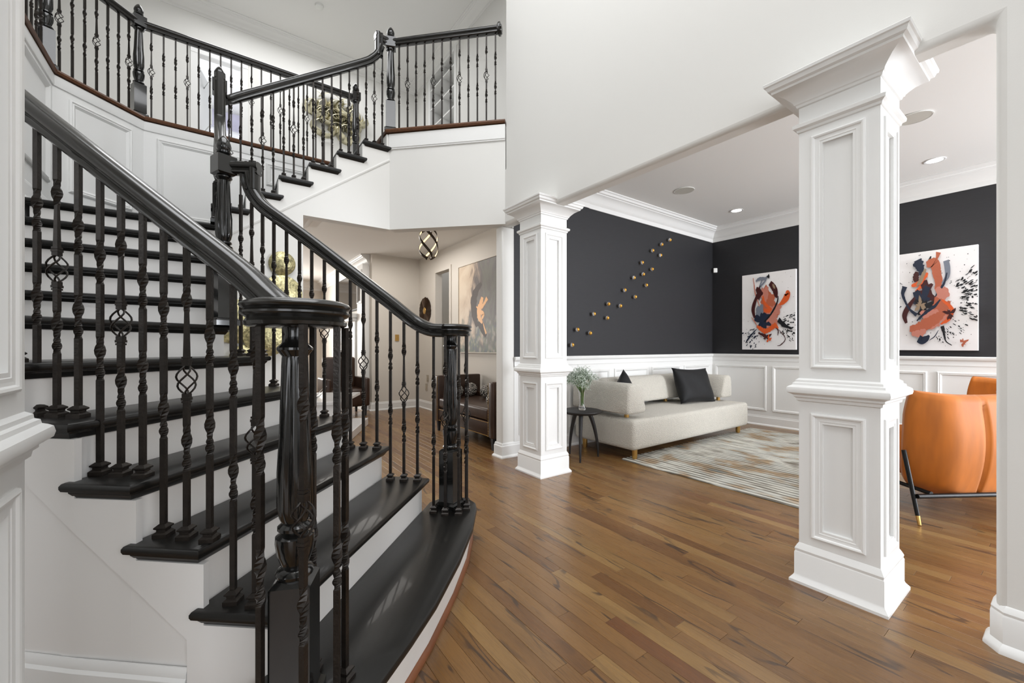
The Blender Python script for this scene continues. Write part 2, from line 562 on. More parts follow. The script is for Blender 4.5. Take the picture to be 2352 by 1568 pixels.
# upper ceiling over the foyer and the upper hall
struct('ceiling', MB().box(-5, 3.5, -4.1, 10.8, UC, UC + .1), M['ceil'])
# foyer front wall and left room, behind and beside the camera
struct('wall_front', MB().box(-5, HX + .1, -4.15, -4.0, 0, UC), M['wall'])
struct('wall_far_left', MB().box(-5.1, -5, -4, 4.5, 0, UC), M['wall'])
mb = MB(); mb.add(*yz_prism([(-4, HZ), (1.41, HZ), (1.41, UC), (-4, UC)], -.56, -.44))
struct('wall_left', mb, M['wall'], bevel=.028, seg=4)

# stair shaft outer walls (octagonal corner)
inner = [(-1.065, 1.9), (-1.065, 4.916), (-.56, 5.42), (.66, 5.42)]
outer = [(.66, 5.53), (-.606, 5.53), (-1.175, 4.962), (-1.175, 1.9)]
wall_stair = struct('wall_stair_back', MB().prism(inner + outer, 0, F2 - .045), M['trim'])
mb = MB(); mb.add(*xz_prism([(.66, 2.50), (1.47, 2.95), (1.47, F2 - .045), (.66, F2 - .045)], 5.42, 5.53))
struct('wall_stair_upper', mb, M['trim'])

# wall under the upper flight, with saw-tooth top
def tx(k): return -.02 + .247 * (k - 13)
poly = [(0.0, 0), (.676, 0), (.676, 2.35), (1.494, 2.35), (1.494, F2 - .045), (tx(19), F2 - .045)]
for k in range(18, 12, -1):
    poly += [(tx(k + 1), k * R - .035), (tx(k) , k * R - .035)]
poly += [(0.0, 13 * R - .035)]
mb = MB(); mb.add(*xz_prism(poly, 4.262, 4.37))
wall_us = struct('wall_stair', mb, M['wall'])
# slim moulding that follows the pitch of the upper flight
def bar(mb, a, b, w_, h_, nrm):
    a, b, nrm = Vector(a), Vector(b), Vector(nrm)
    t = (b - a).normalized(); up = nrm.cross(t).normalized()
    vs = []
    for p in (a, b):
        vs += [p + up * h_, p + up * h_ + nrm * w_ * .6, p + nrm * w_, p - up * h_ + nrm * w_ * .6, p - up * h_]
    n = 5
    mb.add(vs, [(i, i + n, (i + 1) % n + n, (i + 1) % n) for i in range(n)] + [tuple(range(5)), tuple(range(5, 10))])
mb = MB(); bar(mb, (.02, 4.262, 2.02), (1.49, 4.262, 3.075), .010, .012, (0, -1, 0))
struct('trim_1', mb, M['wall'])

# diagonal balcony fascia between the newel corner and the header wall
A, B = Vector((1.494, 4.262)), Vector((2.362, 3.388))
dn = (B - A).normalized(); nn = Vector((-dn.y, dn.x)) * -1      # towards the foyer
nn = Vector((dn.y, -dn.x))
if nn.dot(Vector((-1, -1))) < 0: nn = -nn
Ai, Bi = A - nn * .12, B - nn * .12
mb = MB().prism([tuple(A), tuple(B), tuple(Bi), tuple(Ai)], 2.35, F2 - .045)
fas = struct('wall_balcony', mb, M['wall'])
mb = MB()
for z0, z1, d in ((F2 - .20, F2 - .185, .012), (F2 - .185, F2 - .045, .018)):
    mb.prism([tuple(A + nn * d), tuple(B + nn * d), tuple(B), tuple(A)], z0, z1)
struct('trim_2', mb, M['trim'])

# upper floor slab, whose underside is the hall ceiling
slab = [(1.478, 5.43), (1.478, 4.30), (1.53, 4.27), (2.37, 3.42), (3.6, 3.42), (3.6, 11.8), (-3.4, 11.8), (-3.4, 2.9), (-1.08, 2.9), (-1.08, 4.91), (-.566, 5.43)]
struct('floor_upper', MB().prism(slab, HC, F2 - .04), M['ceil'])
# stained nosing along the balcony edge
NOSE = [(-.02, -.035), (.028, -.035), (.036, -.018), (.028, 0), (-.12, 0), (-.12, -.03)]
def nosing_path(pts, name):
    mb = MB(); mb.sweep([(x, y, F2) for x, y in pts], [(-a, b) for a, b in NOSE][::-1])
    return struct(name, mb, M['nosing'])
mb = MB(); mb.sweep([(-1.065, 2.9, F2), (-1.065, 4.916, F2), (-.56, 5.42, F2), (1.5, 5.42, F2)], NOSE)
struct('trim_3', mb, M['nosing'])
mb = MB(); mb.sweep([(1.478, 5.36, F2), (1.478, 4.262, F2), (2.362, 3.388, F2)], [(a, b) for a, b in NOSE])
struct('trim_4', mb, M['nosing'])

# hall and living room walls
struct('wall_hall_back', MB().box(2.25, 3.24, 7.32, 7.44, 0, HC), M['hallwall'])
wall_hr = struct('wall_hall_right', MB().box(3.126, 3.24, 3.555, 6.07, 0, HC).box(3.126, 3.24, 6.587, 7.32, 0, HC).box(3.126, 3.24, 6.07, 6.587, 2.40, HC), M['hallwall'])
struct('wall_living_right', MB().box(2.25, 2.37, 7.44, 11.6, 0, HC), M['hallwall'])
struct('wall_living_back', MB().box(-3.4, 2.3, 11.5, 11.6, 0, HC), M['hallwall'])
struct('wall_living_left', MB().box(-3.4, -3.3, 5.5, 11.5, 0, HC), M['hallwall'])
struct('wall_side_room', MB().box(4.5, 4.6, 4.8, 7.9, 0, HC).box(3.24, 4.6, 7.8, 7.9, 0, HC), M['hallwall'])
# door of the small side room with glazed panel
mb = MB().box(4.46, 4.5, 6.0, 7.75, 0, 2.05)
d1 = struct('door_1', mb, mat('cream_door', rgb(232, 226, 196), .5))
struct('trim_5', MB().box(4.44, 4.5, 5.9, 7.8, 2.05, 2.14).box(4.44, 4.5, 5.9, 6.0, 0, 2.05), M['trim'])

# upper hall walls
struct('wall_upper_back', MB().box(-3.4, -.19, 7.6, 7.7, F2, UC).box(.35, 3.5, 7.6, 7.7, F2, UC).box(-.19, .35, 7.6, 7.7, 5.41, UC), M['wall'])
struct('wall_upper_right', MB().box(3.18, 3.28, 6.95, 7.6, F2, UC).box(3.18, 3.28, 3.39, 5.98, F2, UC).box(3.18, 3.28, 5.98, 6.95, 5.98, UC), M['wall'])
struct('wall_upper_near', MB().box(HX + HT, 3.18, 3.39, 3.49, F2, UC), M['wall'])
struct('wall_upper_left', MB().box(-3.4, -3.3, 2.0, 7.6, F2, UC).box(-3.4, -1.0, 1.9, 2.0, 0, UC), M['wall'])
struct('wall_bedroom', MB().box(-2.4, 1.8, 10.6, 10.7, F2, UC).box(-2.5, -2.4, 7.7, 10.7, F2, UC).box(1.8, 1.9, 7.7, 10.7, F2, UC), M['white'])
d2 = struct('door_2', MB().rbox((-.17, 8.05, F2 + 1.02), (.04, .72, 2.02), -.25), M['trim'])
mb = MB()
for z in (F2 + 1.12, F2 + .25):
    mb.frame((-.035, 7.78, z), (-.245, .97, 0), (.97, .245, 0), .52, .72, [(0, .006), (.012, .018), (.03, .004)])
struct('door_panel', mb, M['trim'], d2)
mb = MB()
mb.box(-.27, -.19, 7.575, 7.6, F2, 5.41).box(.35, .43, 7.575, 7.6, F2, 5.41).box(-.27, .43, 7.57, 7.6, 5.41, 5.49)
mb.box(-.285, .445, 7.56, 7.6, 5.49, 5.515)
struct('trim_6', mb, M['trim'])

# ------------------------------------------------------------------ crown mouldings, chair rail, wainscot, skirting
CROWN = [(0, -.20), (.012, -.20), (.016, -.185), (.016, -.15), (.03, -.14), (.045, -.12), (.06, -.09), (.09, -.065), (.115, -.055), (.12, -.045), (.135, -.04), (.145, -.02), (.16, -.012), (.16, 0), (0, 0)]
def crown(name, pts, z, sgn=1, sc=1.0, m='trim'):
    mb = MB(); mb.sweep([(x, y, z) for x, y in pts], [(sgn * a * sc, b * sc) for a, b in CROWN])
    return struct(name, mb, M[m], smooth=30)
# path with the room on its right-hand side
crown('trim_7', [(HX + HT, DY), (DX, DY), (DX, -3.6)], DC)
crown('trim_8', [(HX + HT, -3.6), (HX + HT, DY)], DC)
crown('trim_9', [(-3.3, 7.6), (3.18, 7.6), (3.18, 3.49)], UC, sc=.85, m='ceil')
crown('trim_10', [(1.2, 11.5), (2.25, 11.5), (2.25, 7.44)], HC, m='trim')

RAILP = [(0, -.105), (.008, -.105), (.012, -.095), (.010, -.085), (.010, -.05), (.018, -.042), (.030, -.036), (.036, -.022), (.036, -.008), (.028, 0), (0, 0)]
BASEP = [(0, 0), (.030, 0), (.030, .012), (.022, .024), (.016, .028), (.016, .118), (.010, .126), (.010, .138), (.004, .15), (0, .15)]
def run(name, pts, prof, z=0, m='trim'):
    mb = MB(); mb.sweep([(x, y, z) for x, y in pts], prof)
    return struct(name, mb, M[m], smooth=30)
mb = MB().box(2.505, DX, DY - .006, DY, .12, 1.0).box(DX - .006, DX, -3.6, DY, .12, 1.0)
wains = struct('trim_11', mb, M['trim'])
run('trim_12', [(2.505, DY), (DX, DY), (DX, -3.6)], RAILP, 1.02)
run('baseboard_dining', [(2.505, DY), (DX, DY), (DX, -3.6)], BASEP, 0)
PANEL = [(0, 0), (.004, .012), (.012, .016), (.020, .012), (.026, .014), (.034, .006), (.040, 0)]
for x0, x1 in ((2.56, 3.2), (3.27, 3.96), (4.04, 4.73), (4.80, 5.47), (5.57, 6.27)):
    struct('panel', MB().frame((x0, DY - .006, .21), (1, 0, 0), (0, -1, 0), x1 - x0, .645, PANEL), M['trim'], wains)
for k in range(7):
    y1 = 3.39 - k * .815
    struct('panel', MB().frame((DX - .006, y1, .21), (0, -1, 0), (-1, 0, 0), .742, .645, PANEL), M['trim'], wains)

# end of the dining wall facing the foyer: its own small base; base round the pier on the right
run('baseboard_pier', [(2.7, DY + .115), (HX, DY + .115), (HX, DY), (2.505, DY)], BASEP, 0)
BP = [(0, 0), (.034, 0), (.034, .010), (.028, .022), (.020, .030), (.016, .034), (.016, .130), (.012, .138), (.014, .148), (.006, .165), (0, .17)]
run('baseboard_right', [(HX, -3.9), (HX, .17), (HX + .03, .196), (HX + HT - .03, .196), (HX + HT, .17), (HX + HT, -3.5)], [(-a, b) for a, b in BP][::-1], 0)
run('baseboard_hall', [(2.25, 7.5), (2.25, 7.32), (3.126, 7.32), (3.126, 6.64)], [(a, b) for a, b in BASEP], 0)
run('baseboard_hall_side', [(3.126, 6.02), (3.126, 3.555)], [(a, b) for a, b in BASEP], 0)
mb = MB()
mb.box(3.112, 3.126, 6.587, 6.65, 0, 2.46).box(3.112, 3.126, 6.01, 6.07, 0, 2.46).box(3.112, 3.126, 6.07, 6.587, 2.40, 2.46)
struct('trim_13', mb, M['hallwall'])

# wainscot of the stair shaft: baseboard on the landing and raised frames under the balcony edge
run('baseboard_landing', [(-1.065, 4.22), (-1.065, 4.916), (-.56, 5.42), (-.03, 5.42)], BASEP, 12 * R)
run('trim_14', [(-1.065, 2.9), (-1.065, 4.916), (-.56, 5.42), (1.46, 5.42)], [(0, -.13), (.010, -.13), (.014, -.118), (.012, -.045), (0, -.045)], F2)
SP = [(0, 0), (.004, .014), (.014, .020), (.024, .012), (.032, .016), (.044, .006), (.052, 0)]
tr = struct('trim_15', MB().box(-1.062, -1.060, 2.4, 4.9, 2.2, 2.3), M['trim'])
def wall_panel(o, u, nrm, wd, z0, z1):
    struct('panel', MB().frame((o[0], o[1], z0), (u[0], u[1], 0), (nrm[0], nrm[1], 0), wd, z1 - z0, SP), M['trim'], tr)
wall_panel((-1.065, 3.05), (0, 1), (1, 0), .75, 1.95, 3.20)
wall_panel((-1.065, 3.90), (0, 1), (1, 0), .90, 2.42, 3.20)
wall_panel((-1.065 + .075, 4.916 + .075), (.707, .707), (.707, -.707), .50, 2.42, 3.20)
wall_panel((-.46, 5.42), (1, 0), (0, -1), .84, 2.42, 3.20)
wall_panel((.48, 5.42), (1, 0), (0, -1), .88, 2.95, 3.20)

# ------------------------------------------------------------------ square panelled columns
def column(cx, cy, label, with_cap=True):
    t = thing('column', (cx, cy, 0), label, 'column')
    # base
    b = MB().square([(.182, 0), (.182, .012), (.176, .020), (.168, .030), (.165, .038), (.165, .140), (.162, .146), (.164, .158), (.156, .176), (.151, .185)], (cx, cy))
    put('plinth', b, M['trim'], t, smooth=30)
    zlo, zhi = .18, .87
    s = MB()
    core = .136
    s.square([(core, .17), (core, 2.30)], (cx, cy))
    def stile(z0, z1, p0, p1):
        # four faces with a panel opening p0..p1 ; stiles .055 wide
        h, sw = .150, .094
        for a in range(4):
            c_, s_ = round(math.cos(a * PI / 2)), round(math.sin(a * PI / 2))
            u = (-s_, c_, 0); nr = (c_, s_, 0)
            def P(du, z, d): return (cx + nr[0] * d + u[0] * du, cy + nr[1] * d + u[1] * du, z)
            def slabp(u0, u1, za, zb):
                vs = [P(u0, za, core - .01), P(u1, za, core - .01), P(u1, zb, core - .01), P(u0, zb, core - .01), P(u0, za, h), P(u1, za, h), P(u1, zb, h), P(u0, zb, h)]
                s.add(vs, [(4, 5, 6, 7), (0, 1, 5, 4), (1, 2, 6, 5), (2, 3, 7, 6), (3, 0, 4, 7)])
            e = h if a % 2 == 0 else core - .0102
            slabp(-e, -h + sw, z0, z1); slabp(h - sw, e, z0, z1)
            slabp(-h + sw, h - sw, z0, p0); slabp(-h + sw, h - sw, p1, z1)
            # moulding round the opening
            fw = 2 * (h - sw) + .092
            o = P(-fw / 2, p0 - .046, h)
            s.frame(o, u, nr, fw, p1 - p0 + .092, [(0, 0), (.002, .007), (.008, .010), (.014, .008), (.018, .003), (.026, .002), (.034, .002), (.044, -.012), (.050, -.0135)])
    stile(.185, .885, .268, .764)
    stile(.965, 2.31, 1.066, 2.064)
    put('shaft', s, M['trim'], t)
    m = MB().square([(.150, .862), (.158, .866), (.160, .878), (.168, .884), (.168, .892), (.176, .898), (.188, .904), (.191, .916), (.188, .930), (.180, .936), (.172, .940), (.170, .950), (.162, .954), (.161, .964), (.150, .972)], (cx, cy))
    put('mid_band', m, M['trim'], t, smooth=35)
    if with_cap:
        c = MB()
        c.square([(.150, 2.142), (.156, 2.146), (.158, 2.156), (.170, 2.164), (.172, 2.178), (.162, 2.186), (.152, 2.190)], (cx, cy))
        put('astragal', c, M['trim'], t, smooth=35)
        c = MB()
        c.square([(.150, 2.262), (.157, 2.266), (.160, 2.276), (.166, 2.280), (.168, 2.288), (.178, 2.300), (.196, 2.318), (.222, 2.334), (.236, 2.340), (.238, 2.350), (.250, 2.356), (.256, 2.372), (.262, 2.376), (.264, 2.388), (.26, 2.392)], (cx, cy))
        put('capital', c, M['trim'], t, smooth=35)
    return t
column(2.43, .655, 'large white panelled square column nearest the camera, in front of the orange chairs')
column(2.425, 2.88, 'white panelled square column beside the round side table, between hall and dining room')
column(-.503, 1.279, 'white column cut off at the left edge of the photo, its moulded band jutting right')

# ================================================================== STAIRCASE
def inset(poly, d):
    """offset a convex-ish polygon inwards by d"""
    n = len(poly)
    a = sum(poly[i][0] * poly[(i + 1) % n][1] - poly[(i + 1) % n][0] * poly[i][1] for i in range(n))
    sg = 1 if a > 0 else -1
    out = []
    for i in range(n):
        p0, p, p1 = Vector(poly[i - 1]), Vector(poly[i]), Vector(poly[(i + 1) % n])
        d0, d1 = (p - p0).normalized(), (p1 - p).normalized()
        n0, n1 = Vector((-d0.y, d0.x)) * sg, Vector((-d1.y, d1.x)) * sg
        nb = (n0 + n1)
        nb = nb.normalized() if nb.length > 1e-6 else n0
        k = max(.4, nb.dot(n0))
        out.append(tuple(p + nb * (d / k)))
    return out

O = {2: (-.66, 1.17), 3: (-.9025, 1.19), 4: (-1.121, 1.213), 5: (-1.325, 1.232), 6: (-1.545, 1.26), 7: (-2.04, 1.36)}
I = {2: (-.483, 2.42), 3: (-.725, 2.46), 4: (-.95, 2.46), 5: (-1.185, 2.45), 6: (-1.42, 2.44), 7: (-1.665, 2.45)}
O = {k: L(*v) for k, v in O.items()}
I = {k: L(*v) for k, v in I.items()}
stair = thing('staircase', (-.3, 2.4, 0), 'curved white staircase with glossy black treads rising to the balcony', 'staircase')

def back(a, b, c, d=.05):
    """push the back edge point a->b a little past b's line, away from c"""
    return a
treads = {}
t1 = [(-.206, 2.42), (-.203, 2.15), (-.229, 1.843), (-.276, 1.525), (-.32, 1.334), (-.365, 1.167), (-.40, 1.04), (-.45, .945), (-.53, .895), (-.62, .89), (-.70, .93), (-.745, 1.01), (-.75, 1.12), (-.70, 1.215), (-.52, 2.40), (-.505, 2.52), (-.44, 2.60), (-.35, 2.625), (-.27, 2.585), (-.22, 2.51)]
treads[1] = [L(*p) for p in t1]
def off(p, q, d):   # shift p along direction q-p extended
    p, q = Vector(p), Vector(q)
    return tuple(q + (q - p).normalized() * d)
for k in range(2, 7):
    treads[k] = [O[k], I[k], off(I[k], I[k + 1], .03), off(O[k], O[k + 1], .03)]
XO, XI = -1.055, .085
treads[7] = [O[7], I[7], (XI, 3.34), (XO, 3.34), (XO, 2.62), (-.99, 2.40)]
ys = {8: 3.29, 9: 3.515, 10: 3.74, 11: 3.965, 12: 4.19}
for k in range(8, 12):
    treads[k] = [(XO, ys[k]), (XI, ys[k]), (XI, ys[k + 1] + .04), (XO, ys[k + 1] + .04)]
treads[12] = [(XO, 4.19), (XI, 4.19), (XI, 4.255), (.0, 4.256), (.0, 5.41), (-.565, 5.41), (XO, 4.915)]
for k in range(13, 19):
    treads[k] = [(tx(k), 4.23), (tx(k + 1) + .04, 4.23), (tx(k + 1) + .04, 5.41), (tx(k), 5.41)]
for k, pl in treads.items():
    z = k * R
    mb = MB()
    mb.layers([(inset(pl, .012), z - .030), (inset(pl, .003), z - .026), (pl, z - .018), (pl, z - .010), (inset(pl, .004), z - .003), (inset(pl, .010), z)])
    mb.layers([(inset(pl, .028), z - .052), (inset(pl, .022), z - .046), (inset(pl, .014), z - .034), (inset(pl, .014), z - .029)])
    put('tread', mb, M['tread'], stair, smooth=30)
    mb = MB()
    if 2 <= k <= 6:
        rp = inset([O[k], I[k], off(I[k], I[k + 1], .10), off(O[k], O[k + 1], .10)], .034)
    elif 8 <= k <= 11:
        rp = inset([(XO, ys[k]), (XI, ys[k]), (XI, ys[k + 1] + .08), (XO, ys[k + 1] + .08)], .034)
    else:
        rp = inset(pl, .034)
    if k <= 12:
        mb.prism(rp, 0, z - .04)
    else:
        rp = [(tx(k) + .034, 4.371), (tx(k + 1) + .034, 4.371), (tx(k + 1) + .034, 5.40), (tx(k) + .034, 5.40)]
        mb.prism(rp, z - R - .12, z - .04)
    put('riser', mb, M['riser'], stair)
# brown shoe moulding at the foot of the curved first step
mb = MB(); pl = treads[1]
mb.layers([(inset(pl, .020), 0), (inset(pl, .020), .010), (inset(pl, .026), .020), (inset(pl, .033), .024)])
put('shoe_moulding', mb, M['shoe_brown'], stair, smooth=40)
# raised stringer board on the outer side: its lower edge follows the pitch
mb = MB()
ex = [(-.70, 1.205), (-.9025, 1.222), (-.955, 1.227), (-1.121, 1.245), (-1.325, 1.264), (-1.53, 1.292)]
tops = [2, 3, 3, 4, 5]
def zb(x): return .0 if x >= -.955 else .26 + .80 * (-.955 - x)
for i in range(5):
    (x0, y0), (x1, y1) = ex[i], ex[i + 1]
    zt = tops[i] * R - .05
    b0 = zb(x0) if i != 2 else .26
    b1 = zb(x1)
    if i < 2: b0 = b1 = .0
    a, b = L(x0, y0 - .012), L(x1, y1 - .012)
    c, d = L(x0, y0 + .01), L(x1, y1 + .01)
    vs = [(a[0], a[1], b0), (b[0], b[1], b1), (b[0], b[1], zt), (a[0], a[1], zt), (c[0], c[1], b0), (d[0], d[1], b1), (d[0], d[1], zt), (c[0], c[1], zt)]
    mb.add(vs, [(0, 1, 2, 3), (7, 6, 5, 4), (0, 4, 5, 1), (1, 5, 6, 2), (2, 6, 7, 3), (3, 7, 4, 0)])
put('stringer', mb, M['riser'], stair)
mb = MB(); mb.sweep([L(-.957, 1.225) + (0,), L(-1.325, 1.262) + (0,), L(-1.54, 1.292) + (0,), L(-2.0, 1.39) + (0,), (-.93, 2.42, 0)], [(-a, b * 1.15) for a, b in BASEP][::-1])
struct('baseboard_stair', mb, M['trim'], smooth=30)
# sloping soffit of the upper flight
mb = MB(); mb.add(*xz_prism([(0, 13 * R - .45), (tx(19), F2 - .42), (tx(19), F2 - .15), (0, 13 * R - .16)], 4.375, 5.41))
put('soffit', mb, M['ceil'], stair)

# ================================================================== RAILINGS
RP = [(-.019, -.066), (.019, -.066), (.026, -.060), (.026, -.050), (.021, -.045), (.022, -.040), (.031, -.034), (.034, -.024), (.031, -.012), (.022, -.003), (.010, 0), (-.010, 0), (-.022, -.003), (-.031, -.012), (-.034, -.024), (-.031, -.034), (-.022, -.040), (-.021, -.045), (-.026, -.050), (-.026, -.060)]
RP = [(a * 1.13, b * 1.13) for a, b in RP]
def smooth_path(pts, n=5):
    """Catmull-Rom through the points"""
    P = [Vector(p) for p in pts]
    P = [P[0] * 2 - P[1]] + P + [P[-1] * 2 - P[-2]]
    out = []
    for i in range(1, len(P) - 2):
        for j in range(n):
            t = j / n
            a, b, c, d = P[i - 1], P[i], P[i + 1], P[i + 2]
            out.append(.5 * ((2 * b) + (c - a) * t + (2 * a - 5 * b + 4 * c - d) * t * t + (3 * b - a - 3 * c + d) * t ** 3))
    out.append(P[-2])
    return out
def handrail(parent, pts, n=5, sm=True):
    mb = MB(); mb.sweep(smooth_path(pts, n) if sm else pts, RP)
    return put('handrail', mb, M['rail'], parent, smooth=45)

BH = .0072
def bar_rings(Lh, kind):
    """list of (z, half, angle)"""
    out = [(0, BH, 0)]
    ang = 0
    def knob(z, ln, big):
        nonlocal ang
        for t, h in ((0, 1.0 if big < .5 else .66), (.10, .9), (.22, 1.12), (.36, 1.1 + big * .24), (.5, 1.12 + big * .28), (.64, 1.1 + big * .24), (.78, 1.08), (.9, .86), (1, .66 if big < .5 else 1.0)):
            out.append((z + ln * t, BH * h, ang + PI * t))
        ang += PI
    if kind == 'twist':
        for c in (.38, .70):
            z = Lh * c - .065
            knob(z, .052, .2); knob(z + .0521, .088, 1.0)
    elif kind == 'basket':
        z = Lh * .30 - .065
        knob(z, .052, .2); knob(z + .0521, .088, 1.0)
        knob(Lh * .80 - .035, .085, 1.0)
    out.append((Lh, BH, ang))
    return sorted(out, key=lambda t: t[0])
_bal = {}
def bal_mesh(Lh, kind):
    key = (round(Lh / .02), kind)
    if key in _bal: return _bal[key]
    Lq = key[0] * .02
    mb = MB()
    def ringset(rings):
        vs = []
        for z, h, a in rings:
            for q in range(4):
                an = a + PI / 4 + q * PI / 2
                vs.append((h * 1.414 * math.cos(an), h * 1.414 * math.sin(an), z))
        n = len(rings)
        fs = [(3, 2, 1, 0), tuple(range(4 * n - 4, 4 * n))]
        for i in range(n - 1):
            fs += [(i * 4 + q, i * 4 + (q + 1) % 4, i * 4 + 4 + (q + 1) % 4, i * 4 + 4 + q) for q in range(4)]
        mb.add(vs, fs)
    rings = bar_rings(Lq, kind)
    if kind == 'basket':
        zc = Lq * .535
        lo = [r for r in rings if r[0] < zc - .062] ; hi = [r for r in rings if r[0] > zc + .062]
        lo.append((zc - .046, BH, lo[-1][2])); hi.insert(0, (zc + .046, BH, hi[0][2]))
        ringset(lo); ringset(hi)
        for s_ in (-1, 1):
            mb.rbox((0, 0, zc + s_ * .058), (.021, .021, .008)); mb.rbox((0, 0, zc + s_ * .048), (.018, .018, .012)); mb.rbox((0, 0, zc + s_ * .067), (.019, .019, .006))
    else:
        ringset(rings)
    me = mb.mesh('baluster', M['iron'])
    bk = None
    if kind == 'basket':
        b2 = MB()
        for q in range(4):
            pts = []
            for j in range(11):
                t = j / 10
                r = .004 + .0235 * math.sin(PI * t) ** .8
                a = q * PI / 2 + PI * 1.0 * t
                pts.append((r * math.cos(a), r * math.sin(a), zc - .045 + .090 * t))
            b2.tube(pts, .0029, 5)
        bk = b2.mesh('basket', M['iron'], smooth=True)
    _bal[key] = (me, bk, Lq)
    return _bal[key]
sh = MB()
sh.square([(.0205, 0), (.0205, .012), (.0165, .016), (.013, .019), (.013, .024), (.018, .028), (.018, .032), (.009, .040)], (0, 0))
SHOE = sh.mesh('base_shoe', M['iron'])
def baluster(parent, x, y, z0, z1, kind, rot=0.0, shoe=True):
    me, bk, Lq = bal_mesh(z1 - z0, kind)
    o = D.objects.new('baluster', me); link(o); o.parent = parent
    o.location = Vector((x, y, z0)) - world_loc(parent)
    o.rotation_euler = (0, 0, rot)
    o.scale = (1, 1, (z1 - z0) / Lq)
    if bk:
        b = D.objects.new('basket', bk); link(b); b.parent = o
    if shoe:
        s_ = D.objects.new('base_shoe', SHOE); link(s_); s_.parent = o
        s_.scale = (1, 1, Lq / (z1 - z0))
    return o

def newel(parent, x, y, z0, block_top, rot=0.0, finial=True, base_h=.33, tag_name='newel_post'):
    """block_top: height above z0 of the upper square block's top (or underside of a volute when finial is False)"""
    mb = MB()
    c = (x, y)
    bh = base_h
    mb.square([(.062, z0), (.062, z0 + .028), (.055, z0 + .036), (.050, z0 + .042), (.0485, z0 + .046), (.0485, z0 + bh - .012), (.036, z0 + bh)], c, rot)
    H = block_top
    sh0, sh1 = bh + .150, (H - .145 if finial else H - .075)
    pr = [(.034, bh - .004), (.044, bh + .004), (.046, bh + .012), (.041, bh + .020), (.030, bh + .026), (.034, bh + .034), (.043, bh + .062), (.047, bh + .092), (.046, bh + .106), (.036, bh + .112), (.030, bh + .116), (.041, bh + .124), (.041, bh + .132), (.031, bh + .140)]
    mb.lathe([(r, z + z0) for r, z in pr], c, 28)
    fl = [(.030, sh0 - .012, 0), (.037, sh0 + .004, 0), (.0435, sh0 + .03, .10), (.0435, sh0 + .12, .13), (.038, (sh0 + sh1) / 2, .13), (.0325, sh1 - .03, .13), (.031, sh1 - .006, .03), (.030, sh1, 0)]
    mb.lathe([(r, z + z0, d) for r, z, d in fl], c, 64, 12)
    cp = [(.029, sh1 - .004), (.034, sh1 + .002), (.043, sh1 + .014), (.043, sh1 + .020), (.034, sh1 + .028)]
    if finial:
        mb.lathe([(r, z + z0) for r, z in cp + [(.036, H - .112)]], c, 28)
        mb.square([(.036, z0 + H - .118), (.050, z0 + H - .108), (.050, z0 + H - .008), (.038, z0 + H)], c, rot)
        fn = MB().lathe([(.022, H - .002), (.024, H + .006), (.036, H + .014), (.038, H + .022), (.030, H + .028), (.037, H + .040), (.039, H + .055), (.034, H + .075), (.022, H + .098), (.008, H + .115), (.001, H + .118)], (x, y, z0), 24)
    else:
        mb.lathe([(r, z + z0) for r, z in cp + [(.030, sh1 + .034), (.026, H - .02), (.030, H + .002)]], c, 28)
        fn = None
    o = put(tag_name, mb, M['black'], parent, smooth=35)
    if fn:
        me = fn.mesh('finial', M['black'], 40)
        f = D.objects.new('finial', me); link(f); f.parent = o
    return o
def volute(parent, x, y, zt, r=.13):
    k = r / .13
    pf = [(.001, -.066), (.112, -.066), (.119, -.062), (.121, -.054), (.115, -.048), (.113, -.044), (.121, -.040), (.128, -.034), (.128, -.029), (.120, -.026), (.118, -.023), (.126, -.019), (.130, -.013), (.127, -.007), (.110, .000), (.07, .004), (.03, .005), (.001, .005)]
    mb = MB().lathe([(a * k, zt + b) for a, b in pf], (x, y), 56)
    return put('volute', mb, M['rail'], parent, smooth=45)

# ---- outer (near) lower railing
N1 = L(-.568, 1.083)
ro = thing('stair_railing', (N1[0], N1[1], R), 'near outer stair railing with the large volute and fluted newel in the foreground', 'railing', )
ZV = 1.238
volute(ro, *L(-.562, 1.083), ZV, .131)
newel(ro, N1[0], N1[1], R, ZV - .064 - R, math.radians(11) - TH, finial=False, base_h=.347)
def yb(px):       # plan line of the outer balusters in the flight's frame
    rx = (px - 1176) / 950
    X = rx * 1.0888 / (1 + .18 * rx)
    return X, 1.0888 - .18 * X
def zrail_o(X): return 1.968 + (X + 1.618) * -.7205
pts = []
for X in (-.60, -.68, -.80, -1.0, -1.2, -1.4, -1.618, -1.85):
    Y = 1.0888 - .18 * X if X < -.75 else 1.15 + (1.225 - 1.15) * (-.60 - X) / .15
    z = max(ZV, zrail_o(X))
    if X == -.60: z = ZV
    if X == -.68: z = zrail_o(X) - .006
    pts.append(L(X, Y) + (z,))
pts += [(-.86, 2.45, 2.28), (-1.0, 2.8, 2.45)]
handrail(ro, pts, 5)
seq = []
Xs = [-.757 - .0683 * i for i in range(16)]
lims = [(-.66, 2), (-.9025, 3), (-1.121, 4), (-1.325, 5), (-1.545, 6), (-2.0, 7)]
kinds = {}
pxs = [(587, 2, 'basket'), (536, 2, 'twist'), (482, 3, 'twist'), (429, 3, 'basket'), (376, 3, 'twist'), (328, 4, 'twist'), (278, 4, 'basket'), (230, 4, 'twist'), (180, 5, 'twist'), (131, 5, 'basket'), (85, 5, 'twist'), (36, 6, 'twist'), (-14, 6, 'basket'), (-66, 6, 'twist')]
for px, k, kd in pxs:
    X, Y = yb(px)
    x, y = L(X, Y)
    baluster(ro, x, y, k * R, zrail_o(X) - .078, kd, -TH + .1)
for X, Y, kd in ((-.640, 1.17, 'twist'),):
    x, y = L(X, Y); baluster(ro, x, y, 2 * R if False else R, ZV - .064, kd, -TH)
